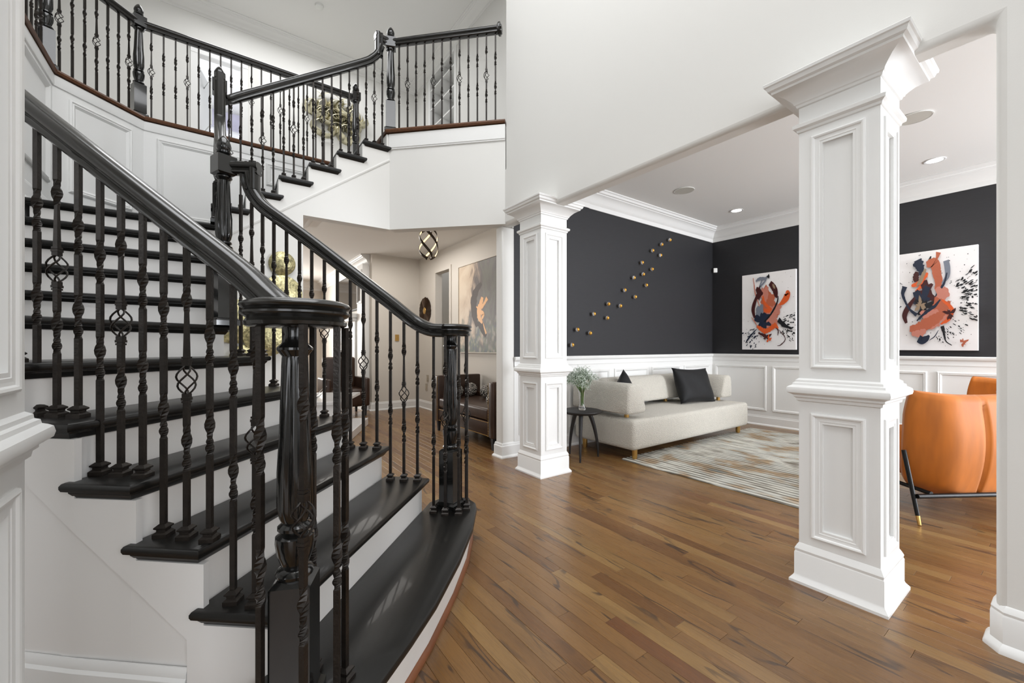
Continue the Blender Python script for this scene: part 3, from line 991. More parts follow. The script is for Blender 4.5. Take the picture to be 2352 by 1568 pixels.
for X, Y, kd in ((-.612, 1.005, 'twist'), (-.497, .985, 'basket'), (-.455, 1.075, 'twist'), (-.472, 1.17, 'twist'), (-.575, 1.195, 'twist')):
    x, y = L(X, Y); baluster(ro, x, y, R, ZV - .064, kd, -TH + random.uniform(-.3, .3))

# ---- inner (far) lower railing
N2 = L(-.362, 2.44)
ri = thing('stair_railing', (N2[0], N2[1], R), 'inner stair railing curling to the small far volute beside the hall opening', 'railing')
volute(ri, *L(-.357, 2.42), 1.25, .122)
newel(ri, N2[0], N2[1], R, 1.25 - .064 - R, math.radians(-26) - TH, finial=False, base_h=.347)
def ybi(X):
    tab = [(-.50, 2.36), (-.86, 2.39), (-1.1, 2.43), (-1.7, 2.455)]
    for (a, b), (c, d) in zip(tab, tab[1:]):
        if X >= c: return b + (d - b) * (X - a) / (c - a)
    return 2.455
def zrail_i(X):
    tab = [(-.42, 1.252), (-.53, 1.292), (-.61, 1.352), (-.6925, 1.418), (-1.225, 1.818), (-1.45, 1.98), (-1.6, 2.10)]
    if X > -.42: return 1.25
    for (a, b), (c, d) in zip(tab, tab[1:]):
        if X >= c: return b + (d - b) * (X - a) / (c - a)
    return 2.1
pts = [L(-.38, 2.31) + (1.25,), L(-.45, 2.325) + (1.256,)]
for X in (-.53, -.61, -.6925, -.9, -1.1, -1.3, -1.43):
    pts.append(L(X, ybi(X)) + (zrail_i(X),))
pts += [L(-1.49, 2.452) + (2.03,), L(-1.520, 2.455) + (2.09,), L(-1.530, 2.455) + (2.15,)]
handrail(ri, pts, 5)
mb = MB(); mb.sweep([L(-1.535, 2.455) + (2.05,), L(-1.535, 2.455) + (2.213,)], [(a, b + .033) for a, b in RP], hd=(-CT, ST))
put('handrail', mb, M['rail'], ri, smooth=45)
mb = MB(); mb.sweep([L(-1.50, 2.455) + (2.213,), L(-1.66, 2.44) + (2.213,)], RP)
put('handrail', mb, M['rail'], ri, smooth=45)
for px, k, kd in ((959, 2, 'twist'), (928, 2, 'basket'), (897, 2, 'twist'), (866, 3, 'twist'), (835, 3, 'basket'), (805, 3, 'twist'), (775, 4, 'twist'), (745, 4, 'basket'), (716, 4, 'twist'), (688, 5, 'twist'), (658, 5, 'basket'), (629, 5, 'twist'), (603, 6, 'twist'), (578, 6, 'basket'), (553, 6, 'twist')):
    rx = (px - 1176) / 950
    X = rx * 2.42
    X = rx * ybi(X)
    x, y = L(X, ybi(X))
    baluster(ri, x, y, k * R, zrail_i(X) - .078, kd, -TH)
for X, Y, kd in ((-.447, 2.36, 'twist'), (-.375, 2.325, 'basket'), (-.30, 2.33, 'twist'), (-.262, 2.40, 'twist'), (-.275, 2.475, 'basket'), (-.345, 2.53, 'twist')):
    x, y = L(X, Y); baluster(ri, x, y, R, 1.25 - .064, kd, -TH)

# ---- middle flight railing between two newels
N3 = L(-1.69, 2.425)
rm = thing('stair_railing', (N3[0], N3[1], 7 * R), 'steep middle stair railing seen end on, between the two tall newels', 'railing')
newel(rm, N3[0], N3[1], 7 * R, .994, TH - .25, base_h=.355)
newel(rm, .04, 4.20, 12 * R, 1.19, 0, base_h=.33)
handrail(rm, [(.055, 2.98, 2.22), (.05, 3.12, 2.235), (.045, 3.29, 2.33), (.042, 3.6, 2.57), (.04, 3.94, 2.84), (.04, 4.04, 2.95), (.04, 4.08, 3.05)], 5)
mb = MB(); mb.sweep([(.04, 4.09, 2.98), (.04, 4.09, 3.33)], [(a, b + .033) for a, b in RP]); put('handrail', mb, M['rail'], rm, smooth=45)
mb = MB(); mb.sweep([(.04, 4.06, 3.325), (.04, 4.20, 3.325)], RP); put('handrail', mb, M['rail'], rm, smooth=45)
for k in range(8, 12):
    for j in range(3):
        y = ys[k] + .035 + j * .075
        zt = 2.33 + (y - 3.29) * .785 - .075
        baluster(rm, .035, y, k * R, zt, 'basket' if j == 1 else 'twist')

# ---- upper flight railing
N4 = (1.52, 4.30)
ru = thing('stair_railing', (.75, 4.285, 13 * R), 'upper stair railing sloping up over the sawtooth black treads to the balcony newel', 'railing')
def zu(x): return 3.27 + .687 * (x - .097)
handrail(ru, [(.06, 4.24, zu(.05)), (.14, 4.28, zu(.14)), (.4, 4.285, zu(.4)), (.8, 4.285, zu(.8)), (1.20, 4.285, zu(1.20)), (1.29, 4.285, zu(1.29) + .015), (1.345, 4.285, zu(1.345) + .05), (1.372, 4.285, zu(1.345) + .13)], 4)
mb = MB(); mb.sweep([(1.385, 4.285, 4.14), (1.385, 4.285, 4.372)], [(a, b + .033) for a, b in RP], hd=(1, 0)); put('handrail', mb, M['rail'], ru, smooth=45)
mb = MB(); mb.sweep([(1.35, 4.285, 4.368), (1.50, 4.30, 4.368)], RP); put('handrail', mb, M['rail'], ru, smooth=45)
n = 0
for k in range(13, 19):
    for j in range(3):
        x = tx(k) + .045 + j * .082
        if x < .10: continue
        kd = 'basket' if j == 1 else 'twist'
        zt = zu(x) - .08
        if x > 1.30: zt += .06
        if x > 1.37: zt += .06
        baluster(ru, x, 4.285, k * R, zt, kd)

# ---- balcony railings
def straight_run(parent, a, b, n, z0, zt, start=0, ends=(.5, .5)):
    a, b = Vector(a), Vector(b)
    for i in range(n):
        t = (i + ends[0]) / (n - 1 + ends[0] + ends[1])
        p = a + (b - a) * t
        ang = math.atan2((b - a).y, (b - a).x)
        baluster(parent, p.x, p.y, z0, zt, 'basket' if (i + start) % 3 == 1 else 'twist', ang, shoe=False)
rb = thing('balcony_railing', (.5, 5.47, F2), 'long far balcony railing of black newels and iron balusters over the white panelling', 'railing')
NL, ND, NR = (-1.11, 4.95), (-.60, 5.465), (1.478, 5.475)
newel(rb, NL[0], NL[1], F2, 1.0, PI / 8)
newel(rb, ND[0], ND[1], F2, 1.0, PI / 8)
newel(rb, NR[0], NR[1], F2, 1.0, 0)
ZB = F2 + .965
for a, b in (((-1.11, 2.95), NL), (NL, ND), (ND, NR)):
    mb = MB(); mb.sweep([(a[0], a[1], ZB), (b[0], b[1], ZB)], RP); put('handrail', mb, M['rail'], rb, smooth=45)
straight_run(rb, (-1.11, 2.98), NL, 18, F2, ZB - .06, 0, (.5, 1))
straight_run(rb, NL, ND, 7, F2, ZB - .06, 1, (1, 1))
straight_run(rb, ND, NR, 21, F2, ZB - .06, 1, (1, 1))
rr = thing('balcony_railing', (1.94, 3.87, F2), 'short balcony railing from the upper newel to a rosette on the right wall', 'railing')
newel(rr, N4[0], N4[1], F2, 1.0, -PI / 8)
W4 = (2.362, 3.45)
mb = MB(); mb.sweep([(N4[0], N4[1], F2 + .985), (W4[0], W4[1], F2 + .985)], RP); put('handrail', mb, M['rail'], rr, smooth=45)
dr = (Vector(W4) - Vector(N4)).normalized()
mb = MB()
c = Vector((W4[0] - dr.x * .02, W4[1] - dr.y * .02, F2 + .952))
ax = Vector((dr.x, dr.y, 0)); sd = Vector((-dr.y, dr.x, 0)); up = Vector((0, 0, 1))
for (r0, r1, d0, d1) in ((.058, .058, -.012, .006), (.058, .048, -.022, -.012)):
    ring0 = [c + sd * math.cos(2 * PI * i / 24) * r0 + up * math.sin(2 * PI * i / 24) * r0 * 1.12 + ax * d1 for i in range(24)]
    ring1 = [c + sd * math.cos(2 * PI * i / 24) * r1 + up * math.sin(2 * PI * i / 24) * r1 * 1.12 + ax * d0 for i in range(24)]
    mb.add(ring0 + ring1, [(i, (i + 1) % 24, 24 + (i + 1) % 24, 24 + i) for i in range(24)] + [tuple(range(24)), tuple(range(24, 48))])
put('wall_rosette', mb, M['rail'], rr, smooth=40)
straight_run(rr, N4, W4, 12, F2, F2 + .925, 0, (1, .7))

# ================================================================== THINGS
def soft(o, w_=.02, seg=3, sub=0):
    return o
def rounded_box_mb(x0, x1, y0, y1, z0, z1, r, seg=4):
    """box with fully rounded edges (superellipsoid-like grid)"""
    bm = bmesh.new()
    bmesh.ops.create_cube(bm, size=1.0)
    sx, sy, sz = x1 - x0, y1 - y0, z1 - z0
    bmesh.ops.scale(bm, vec=(sx, sy, sz), verts=bm.verts)
    bmesh.ops.bevel(bm, geom=list(bm.edges), offset=r, segments=seg, profile=.5, affect='EDGES')
    bmesh.ops.translate(bm, vec=((x0 + x1) / 2, (y0 + y1) / 2, (z0 + z1) / 2), verts=bm.verts)
    mb = MB()
    bm.verts.index_update()
    mb.add([tuple(v.co) for v in bm.verts], [tuple(v.index for v in f.verts) for f in bm.faces])
    bm.free()
    return mb

# ------------------------------------------------------------------ rug
def rug_material():
    m = D.materials.new('striped_rug'); m.use_nodes = True
    nt = m.node_tree; N, K = nt.nodes, nt.links
    b = N['Principled BSDF']; b.inputs['Roughness'].default_value = .95
    geo = N.new('ShaderNodeNewGeometry')
    sx = N.new('ShaderNodeSeparateXYZ'); K.new(geo.outputs['Position'], sx.inputs[0])
    # stripe across x
    mu = N.new('ShaderNodeMath'); mu.operation = 'MULTIPLY'; mu.inputs[1].default_value = 2 * PI / .058
    K.new(sx.outputs[0], mu.inputs[0])
    sn = N.new('ShaderNodeMath'); sn.operation = 'SINE'; K.new(mu.outputs[0], sn.inputs[0])
    mp = N.new('ShaderNodeMapping'); mp.inputs['Scale'].default_value = (1.5, .9, 1); K.new(geo.outputs['Position'], mp.inputs[0])
    n1 = N.new('ShaderNodeTexNoise'); n1.inputs['Scale'].default_value = 2.6; n1.inputs['Detail'].default_value = 5; K.new(mp.outputs[0], n1.inputs['Vector'])
    r1 = N.new('ShaderNodeValToRGB'); e = r1.color_ramp.elements
    while len(e) < 5: e.new(.5)
    for el, (p, c) in zip(e, [(.28, rgb(120, 112, 100)), (.42, rgb(206, 204, 194)), (.52, rgb(188, 188, 180)), (.62, rgb(170, 146, 116)), (.75, rgb(120, 128, 126))]): el.position = p; el.color = c
    K.new(n1.outputs[0], r1.inputs[0])
    mp2 = N.new('ShaderNodeMapping'); mp2.inputs['Scale'].default_value = (34, 3.2, 1); K.new(geo.outputs['Position'], mp2.inputs[0])
    n2 = N.new('ShaderNodeTexNoise'); n2.inputs['Scale'].default_value = 1.0; n2.inputs['Detail'].default_value = 3; K.new(mp2.outputs[0], n2.inputs['Vector'])
    add = N.new('ShaderNodeMath'); add.operation = 'MULTIPLY_ADD'; add.inputs[1].default_value = .30; K.new(sn.outputs[0], add.inputs[0]); K.new(n2.outputs[0], add.inputs[2])
    r2 = N.new('ShaderNodeValToRGB'); e = r2.color_ramp.elements
    e[0].position = .22; e[0].color = rgb(92, 80, 68); e[1].position = .46; e[1].color = (1, 1, 1, 1)
    K.new(add.outputs[0], r2.inputs[0])
    mx = N.new('ShaderNodeMix'); mx.data_type = 'RGBA'; mx.blend_type = 'MULTIPLY'; mx.inputs[0].default_value = .85
    K.new(r1.outputs[0], mx.inputs[6]); K.new(r2.outputs[0], mx.inputs[7])
    K.new(mx.outputs[2], b.inputs['Base Color'])
    return m
M['rug'] = rug_material()
mb = MB()
nx = 188
x0r, x1r, y0r, y1r = 3.29, 6.02, 1.14, 2.70
vs = []
for i in range(nx + 1):
    x = x0r + (x1r - x0r) * i / nx
    z = .011 + .0035 * math.sin(2 * PI * x / .058) if 0 < i < nx else .004
    vs += [(x, y0r, .001), (x, y0r, z), (x, y1r, z), (x, y1r, .001)]
fs = []
for i in range(nx):
    a, b = i * 4, i * 4 + 4
    fs += [(a + 1, b + 1, b + 2, a + 2), (a, b, b + 1, a + 1), (a + 2, b + 2, b + 3, a + 3), (a, a + 3, b + 3, b)]
fs += [(0, 1, 2, 3), (nx * 4, nx * 4 + 3, nx * 4 + 2, nx * 4 + 1)]
mb.add(vs, fs)
o = put('area_rug', mb, M['rug'], smooth=60, origin=(4.65, 1.9, 0))
tag(o, 'large ribbed area rug in weathered cream, grey and tan in front of the sofa', 'rug')

# ------------------------------------------------------------------ sofa
sofa = thing('sofa', (4.46, 2.98, 0), 'cream boucle sofa on short brass legs against the dark dining wall', 'sofa')
sx0, sx1, sy0, sy1 = 3.30, 5.64, 2.56, 3.38
o = put('seat', rounded_box_mb(sx0, sx1, sy0, sy1, .105, .405, .045), M['boucle'], sofa, smooth=60)
def bolster(name, axis, a0, a1, lo, hi, z0, z1, inner):
    """rounded wedge bar: flat outer side, sloping rounded inner side. axis 'x' or 'y'; inner=+1/-1 side that faces the seat"""
    w_ = hi - lo; h = z1 - z0
    pf = [(0, .05), (.0, .30), (.03, .75), (.10, .92), (.22, 1.0), (.50, 1.0), (.66, .95), (.78, .80), (.92, .40), (1.0, .14), (.99, .06), (.93, .01), (.6, 0), (.2, 0), (.05, .01)]
    if inner < 0: pf = [(1 - a, b) for a, b in pf]
    rings = []
    ln = a1 - a0
    N_ = 9
    for t, k in ((0, .82), (.012, .93), (.035, 1), (.25, 1), (.5, 1), (.75, 1), (.965, 1), (.988, .93), (1, .82)):
        ring = []
        for a, b in pf:
            u = lo + w_ * (.5 + (a - .5) * k); z = z0 + h * (.5 + (b - .5) * k)
            q = a0 + ln * t
            ring.append((q, u, z) if axis == 'x' else (u, q, z))
        rings.append(ring)
    n = len(pf); vs = [p for r_ in rings for p in r_]
    fs = [tuple(range(n)), tuple(range((len(rings) - 1) * n, len(rings) * n))]
    for i in range(len(rings) - 1):
        fs += [(i * n + k, i * n + (k + 1) % n, (i + 1) * n + (k + 1) % n, (i + 1) * n + k) for k in range(n)]
    mb = MB().add(vs, fs)
    return put(name, mb, M['boucle'], sofa, smooth=50)
bolster('armrest', 'y', 2.60, 3.385, 3.27, 3.56, .455, .755, +1)
bolster('armrest', 'y', 2.78, 3.385, 5.40, 5.66, .455, .745, -1)
bolster('backrest', 'x', 3.64, 5.16, 3.13, 3.385, .455, .760, -1)
for (x, y) in ((3.42, 2.74), (3.42, 3.25), (5.52, 2.90), (5.52, 3.25), (3.95, 3.26), (4.86, 3.26)):
    put('brass_post', MB().lathe([(.024, .38), (.024, .47)], (x, y), 16), M['brass'], sofa, smooth=40)
for (x, y) in ((3.385, 2.615), (3.385, 3.29), (5.52, 2.64), (5.52, 3.29), (4.46, 3.25)):
    put('leg', MB().lathe([(.020, .012 if y < 2.7 else 0), (.026, .03), (.028, .12)], (x, y), 16), M['brass'], sofa, smooth=40)

def pillow(label, c, w_, h_, d_, rz, tilt, roll=0.0):
    def f(side):
        def g(u, v):
            a, b = u * 2 - 1, v * 2 - 1
            e = (1 - abs(a) ** 3) * (1 - abs(b) ** 3)
            pinch = 1 - .10 * (1 - abs(b) ** 2) * abs(a) ** 2 - .0
            pinch2 = 1 - .10 * (1 - abs(a) ** 2) * abs(b) ** 2
            d = side * (d_ / 2 * e ** .55 + .003) * (1 + .08 * math.sin(5 * a + 3 * b))
            return (a * w_ / 2 * pinch, d, b * h_ / 2 * pinch2)
        return g
    mb = MB().grid(f(1), 15, 15).grid(f(-1), 15, 15)
    me = mb.mesh('throw_pillow', M['velvet'], True)
    bm = bmesh.new(); bm.from_mesh(me); bmesh.ops.remove_doubles(bm, verts=bm.verts, dist=.0065); bmesh.ops.recalc_face_normals(bm, faces=bm.faces); bm.to_mesh(me); bm.free()
    me.shade_smooth()
    o = D.objects.new('throw_pillow', me); link(o)
    o.rotation_euler = (tilt, roll, rz)
    o.location = c
    return tag(o, label, 'pillow')
pillow('large black velvet pillow on the right end of the cream sofa', (5.06, 2.98, .625), .68, .47, .18, -.12, -.34, .03)
pillow('black velvet pillow, only its corner showing over the left sofa arm', (3.77, 3.03, .565), .50, .44, .16, .45, -.30, -.45)

# ------------------------------------------------------------------ side table, vase, flowers
TX, TY = 3.02, 2.985
tb = thing('side_table', (TX, TY, 0), 'small round charcoal side table with three curved legs beside the sofa', 'table')
put('table_top', MB().lathe([(.10, .445), (.17, .452), (.198, .466), (.204, .476), (.203, .482), (.19, .486), (.001, .486)], (TX, TY), 40), M['tableblk'], tb, smooth=40)
for ax_, ay_ in (L(.585, 4.38), L(.663, 4.015), L(.897, 4.24)):
    d = Vector((ax_ - TX, ay_ - TY)); d.normalize(); rad = .185
    pts, rs = [], []
    for j in range(9):
        t = j / 8
        rr_ = .085 + (rad - .085) * (math.sin(t * PI / 2) ** .8)
        pts.append((TX + d.x * rr_, TY + d.y * rr_, .452 * (1 - t) + .0)); rs.append(.023 - .014 * t)
    put('leg', MB().tube(pts, rs, 10), M['tableblk'], tb, smooth=50)
VZ = .4865
def ring_profile(outer, inner_): return outer + inner_[::-1]
va = MB().lathe([(.001, 0), (.033, 0), (.036, .004), (.035, .03), (.026, .055), (.026, .10), (.034, .16), (.043, .215), (.0405, .215), (.0315, .16), (.0235, .10), (.0235, .055), (.030, .032), (.001, .030)], (TX + .0, TY - .01, VZ), 28)
o = put('vase', va, M['glass'], smooth=60, origin=(TX, TY - .01, VZ))
tag(o, 'small clear waisted glass vase on the round side table', 'vase')
fl = thing('flower_bouquet', (TX, TY - .01, VZ + .045), 'loose bunch of tiny white gypsophila flowers in the glass vase', 'flowers')
st, tw, bl = MB(), MB(), MB()
rg = random.Random(3)
heads = []
c0 = Vector((TX, TY - .01, VZ + .045))
for i in range(34):
    a = rg.uniform(0, 2 * PI); sp = rg.uniform(.02, .15)
    p0 = c0 + Vector((math.cos(a) * .012, math.sin(a) * .012, 0))
    p1 = c0 + Vector((math.cos(a) * .015, math.sin(a) * .015, .13))
    p2 = c0 + Vector((math.cos(a) * sp * .6, math.sin(a) * sp * .6, .22))
    p3 = c0 + Vector((math.cos(a) * sp, math.sin(a) * sp, rg.uniform(.27, .34) - sp * .35))
    st.tube([p0, p1, p2, p3], [.0022, .002, .0015, .001], 4)
    for j in range(9):
        dv = Vector((rg.gauss(0, .035), rg.gauss(0, .035), rg.gauss(.01, .030)))
        q = p3 + dv
        tw.tube([p2 + (p3 - p2) * rg.uniform(.3, 1), q], [.0016, .0012], 3)
        for k in range(9):
            e = q + Vector((rg.gauss(0, .014), rg.gauss(0, .014), rg.gauss(0, .012)))
            bl.ball(e, rg.uniform(.0026, .0042), 5, 3)
            if k % 2 == 0: tw.tube([q, e], .0011, 3)
put('stems', st, M['stem'], fl)
o = put('twigs', tw, M['leafy'], fl); o['kind'] = 'stuff'
o = put('blossoms', bl, M['bloom'], fl); o['kind'] = 'stuff'

# ------------------------------------------------------------------ orange lounge chairs
def chair(label, X, Y, rz, first=None):
    if first is not None:
        r = first.copy(); COL.objects.link(r); r.location = (X, Y, 0); r.rotation_euler = (0, 0, rz)
        r['label'] = label
        for ch in list(first.children):
            c_ = ch.copy(); COL.objects.link(c_); c_.parent = r
            for g in ch.children:
                d_ = g.copy(); COL.objects.link(d_); d_.parent = c_
        return r
    t = thing('lounge_chair', (0, 0, 0), label, 'chair', 'orange velvet lounge chairs')
    # back shell: local frame, chair faces +y, back at y = -.30
    def shell(side, lo, hi):
        def outl(v):      # half width of the shell at height v
            b = math.sqrt(max(0, 1 - (1 - v / .32) ** 2)) if v < .32 else 1
            top = 1 - .10 * max(0, (v - .75) / .25) ** 1.5
            return .365 * (.62 + .38 * b) * top
        def g(u, v):
            a = lo + (hi - lo) * u
            z = .165 + .655 * v
            x = outl(v) * a
            yb_ = -.36 - .02 * v + .03 * (1 - v) ** 3
            wrap = .30 * max(0, abs(a) - .45) ** 2
            z += (-.03 * (1 - a * a)) * v ** 3
            groove = -.032 * math.exp(-(a / .03) ** 2) * (1 if v < .9 else .3)
            bulge = .045 * math.sin(PI * min(1, v * .86 + .14)) * (1 - a ** 4)
            if side > 0:
                return (x * .97, yb_ + wrap + .085 + .0 * v, z)
            return (x, yb_ + wrap - bulge - groove, z)
        return g
    mb = MB()
    mb.grid(shell(-1, -1, 1), 41, 18).grid(shell(1, -1, 1), 41, 18)
    # stitch the rim
    A_ = shell(-1, -1, 1); B_ = shell(1, -1, 1)
    def rim(pts):
        vs, fs = [], []
        for (u, v) in pts:
            a, b = Vector(A_(u, v)), Vector(B_(u, v))
            mid = (a + b) / 2; out = Vector((mid.x, 0, mid.z - .5)).normalized() * .022
            vs += [a, mid + out, b]
        for i in range(len(pts) - 1):
            fs += [(i * 3, i * 3 + 3, i * 3 + 4, i * 3 + 1), (i * 3 + 1, i * 3 + 4, i * 3 + 5, i * 3 + 2)]
        mb.add(vs, fs)
    rim([(0, j / 17) for j in range(18)] + [(i / 40, 1) for i in range(1, 41)] + [(1, 1 - j / 17) for j in range(1, 18)] + [(1 - i / 40, 0) for i in range(1, 41)])
    me = mb.mesh('backrest', M['orange'])
    bm = bmesh.new(); bm.from_mesh(me); bmesh.ops.remove_doubles(bm, verts=bm.verts, dist=.0004); bmesh.ops.recalc_face_normals(bm, faces=bm.faces); bm.to_mesh(me); bm.free()
    me.shade_smooth()
    put('backrest', me, M['orange'], t)
    for s_ in (-1, 1):       # side wings / arms
        def g(u, v, s_=s_):
            y = -.25 + .47 * u
            top = .58 - .17 * max(0, u - .25)
            z = .25 + .03 * u + (top - .25) * v
            return (s_ * (.315 + .045 * math.sin(PI * v) + .02 * u), y, z)
        def g2(u, v, s_=s_):
            p = g(u, v); return (p[0] - s_ * .055, p[1], p[2])
        mb = MB().grid(g, 10, 8).grid(g2, 10, 8)
        n_ = [(i / 9, 0) for i in range(10)] + [(1, j / 7) for j in range(1, 8)] + [(1 - i / 9, 1) for i in range(1, 10)] + [(0, 1 - j / 7) for j in range(1, 8)]
        vs, fs = [], []
        for u, v in n_: vs += [g(u, v), g2(u, v)]
        for i in range(len(n_) - 1): fs.append((2 * i, 2 * i + 2, 2 * i + 3, 2 * i + 1))
        mb.add(vs, fs)
        me = mb.mesh('armrest', M['orange'])
        bm = bmesh.new(); bm.from_mesh(me); bmesh.ops.remove_doubles(bm, verts=bm.verts, dist=.0004); bmesh.ops.recalc_face_normals(bm, faces=bm.faces); bm.to_mesh(me); bm.free()
        me.shade_smooth()
        put('armrest', me, M['orange'], t)
    put('seat_cushion', rounded_box_mb(-.30, .30, -.22, .34, .28, .43, .05), M['orange'], t, smooth=60)
    fr = MB()
    for s_ in (-1, 1):
        fr.tube([(s_ * .33, -.36, .185), (s_ * .33, .30, .20)], .013, 8)
    fr.tube([(-.425, -.36, .17), (.425, -.36, .17)], .015, 8)
    fr.tube([(-.33, .30, .20), (.33, .30, .20)], .013, 8)
    put('frame', fr, M['blackmetal'], t, smooth=50)
    for sx_ in (-1, 1):
        for sy_, y0_ in ((-1, -.36), (1, .30)):
            top = Vector((sx_ * .41, y0_ + (.10 if sy_ < 0 else -.06), .44 if sy_ < 0 else .20)); bot = Vector((sx_ * .445, y0_ - (.02 if sy_ < 0 else -.06), .055))
            lg = put('leg', MB().tube([top, bot], [.014, .012], 8), M['blackmetal'], t, smooth=50)
            tip = MB().tube([bot, bot + (bot - top).normalized() * .055], [.0118, .009], 8)
            me = tip.mesh('brass_tip', M['brass'], True)
            q = D.objects.new('brass_tip', me); link(q); q.parent = lg
    t.location = (X, Y, 0); t.rotation_euler = (0, 0, rz)
    return t
cx_, cy_ = L(2.985, 3.02)
ch1 = chair('orange velvet lounge chair with its split back turned to the viewer, behind the near column', cx_, cy_, -TH + .06)
ch2 = chair('second orange lounge chair farther back, only its top edge showing above the first', 5.70, .50, -TH - .25 + PI * .5 + .3, first=ch1)

# ------------------------------------------------------------------ wall pieces in the dining room
knobs = [(1390, 526), (1325, 562), (1252, 610), (1315, 648), (1169, 706), (1248, 759), (1177, 800), (1102, 828), (1202, 887), (1029, 926), (1113, 981), (899, 1038), (994, 1053), (783, 1117), (890, 1150), (651, 1242), (752, 1271), (609, 1365), (527, 1262)]
kb = MB().ball((0, 0, 0), .023, 14, 10)
kmesh = MB()
# pale outer half shell (thin cup) and golden ball
def cup(u, v):
    ph, th_ = v * PI * .46, u * 2 * PI
    return (.0255 * math.sin(ph) * math.cos(th_), .0255 * math.sin(ph) * math.sin(th_), -.0255 * math.cos(ph))
def cup2(u, v):
    p = cup(u, v); return tuple(c * .9 for c in p)
cupm = MB().grid(cup, 16, 6, wrap=True).grid(cup2, 16, 6, wrap=True).mesh('cup', M['white'], True)
ballm = MB().ball((0, 0, 0), .0222, 14, 10).mesh('ball', M['goldball'], True)
pinm = MB().tube([(0, 0, 0), (0, .045, 0)], .004, 6).mesh('pin', M['brass'], True)
rk = random.Random(5)
def knob_pos(cx_, cz_):
    """from the crop the positions were read in to wall x, z"""
    px, py = 1140 + cx_ * .28703, 400 + cz_ * .28703
    rx = (px - 1176) / 950
    b = (DY - .045) / (-ST * rx + CT)
    return (CT * rx * b + ST * b, 1.12 + (797 - py) / 950 * b)
where = ['topmost, just under the crown', 'second from the top', 'third from the top', 'fourth from the top, right of the row', 'fifth from the top, left of the row', 'sixth from the top', 'seventh from the top, in the middle', 'eighth from the top, left', 'ninth from the top, right edge of the band', 'tenth from the top, left', 'eleventh from the top, right', 'twelfth from the top, left of a pair', 'thirteenth from the top, right of a pair', 'fourteenth from the top, left', 'fifteenth from the top, right', 'sixteenth from the top, left of the lowest pair', 'seventeenth from the top, right of the lowest pair', 'lowest of all near the column', 'half hidden by the far column']
for (a, b), wh in zip(knobs, where):
    X, Z = knob_pos(a, b)
    t = thing('wall_ball', (X, DY - .045, Z), 'gold wall ball, ' + wh, 'wall decor', 'gold balls scattered up the dark wall')
    for nm, me, rot in (('cup', cupm, (rk.uniform(-.5, .5), -1.35 + rk.uniform(-.35, .35) + PI, rk.uniform(-.5, .6))), ('ball', ballm, (0, 0, 0)), ('pin', pinm, (0, 0, 0))):
        q = D.objects.new(nm, me); link(q); q.parent = t
        if nm == 'cup': q.rotation_euler = (0, PI / 2 + rk.uniform(-.4, .4), rk.uniform(-1.45, -.75))
mb = rounded_box_mb(-.028, .028, -.035, 0, -.035, .035, .008, 2)
me = mb.mesh('motion_sensor', M['plastic'], 40)
o = D.objects.new('motion_sensor', me); link(o); o.location = (DX - .008, DY - .045, 1.12 + 175 / 950 * 6.50)
o.rotation_euler = (0, 0, -PI / 4)
tag(o, 'small white motion sensor in the corner of the dark dining room', 'sensor')

# ---- splash paintings
PC = {'terra': rgb(170, 92, 66), 'orange': rgb(206, 88, 40), 'navy': rgb(30, 38, 56), 'maroon': rgb(62, 24, 24), 'grey': rgb(112, 118, 130), 'rose': rgb(186, 120, 104), 'blackp': rgb(22, 22, 26), 'tan': rgb(140, 120, 98)}
PM = {k: mat('paint_' + k, v, .35, bump=.2, bscale=40) for k, v in PC.items()}
PK = list(PM)
def ribbon(mb, pts, w_, mi, lift, jag=0.0, rg_=None):
    """flat stroke in painting coordinates (u right, v up) raised from the canvas"""
    P = smooth_path([(a, b, 0) for a, b in pts], 6)
    n = len(P); ws = w_ if isinstance(w_, (list, tuple)) else None
    vs, fs = [], []
    for i, p in enumerate(P):
        d = (P[min(i + 1, n - 1)] - P[max(i - 1, 0)]); d = d.normalized() if d.length else Vector((1, 0, 0))
        nn_ = Vector((-d.y, d.x, 0))
        t = i / (n - 1)
        if ws:
            q = t * (len(ws) - 1); j = min(int(q), len(ws) - 2); hw = ws[j] + (ws[j + 1] - ws[j]) * (q - j)
        else: hw = w_ * (math.sin(PI * min(1, max(0, t * .9 + .06))) ** .5)
        j1 = hw * (1 + .45 * (rg_.uniform(-jag, jag) if rg_ else 0)); j2 = hw * (1 + .45 * (rg_.uniform(-jag, jag) if rg_ else 0))
        a, b = p + nn_ * j1, p - nn_ * j2
        vs += [(a.x, a.y, lift), (b.x, b.y, lift)]
    for i in range(n - 1): fs.append((2 * i, 2 * i + 1, 2 * i + 3, 2 * i + 2))
    mb.add(vs, fs, mi)
def blob(mb, c, r, mi, lift, rg_, n=26, j=.35, sx_=1, sy_=1):
    ph = [rg_.uniform(0, 6.28) for _ in range(4)]
    vs = [(c[0], c[1], lift)]
    for i in range(n):
        a = 2 * PI * i / n
        q = r * (1 + j * (.5 * math.sin(3 * a + ph[0]) + .35 * math.sin(5 * a + ph[1]) + .3 * math.sin(9 * a + ph[2])) + rg_.uniform(-.06, .06))
        vs.append((c[0] + q * sx_ * math.cos(a), c[1] + q * sy_ * math.sin(a), lift))
    mb.add(vs, [(0, 1 + i, 1 + (i + 1) % n) for i in range(n)], mi)
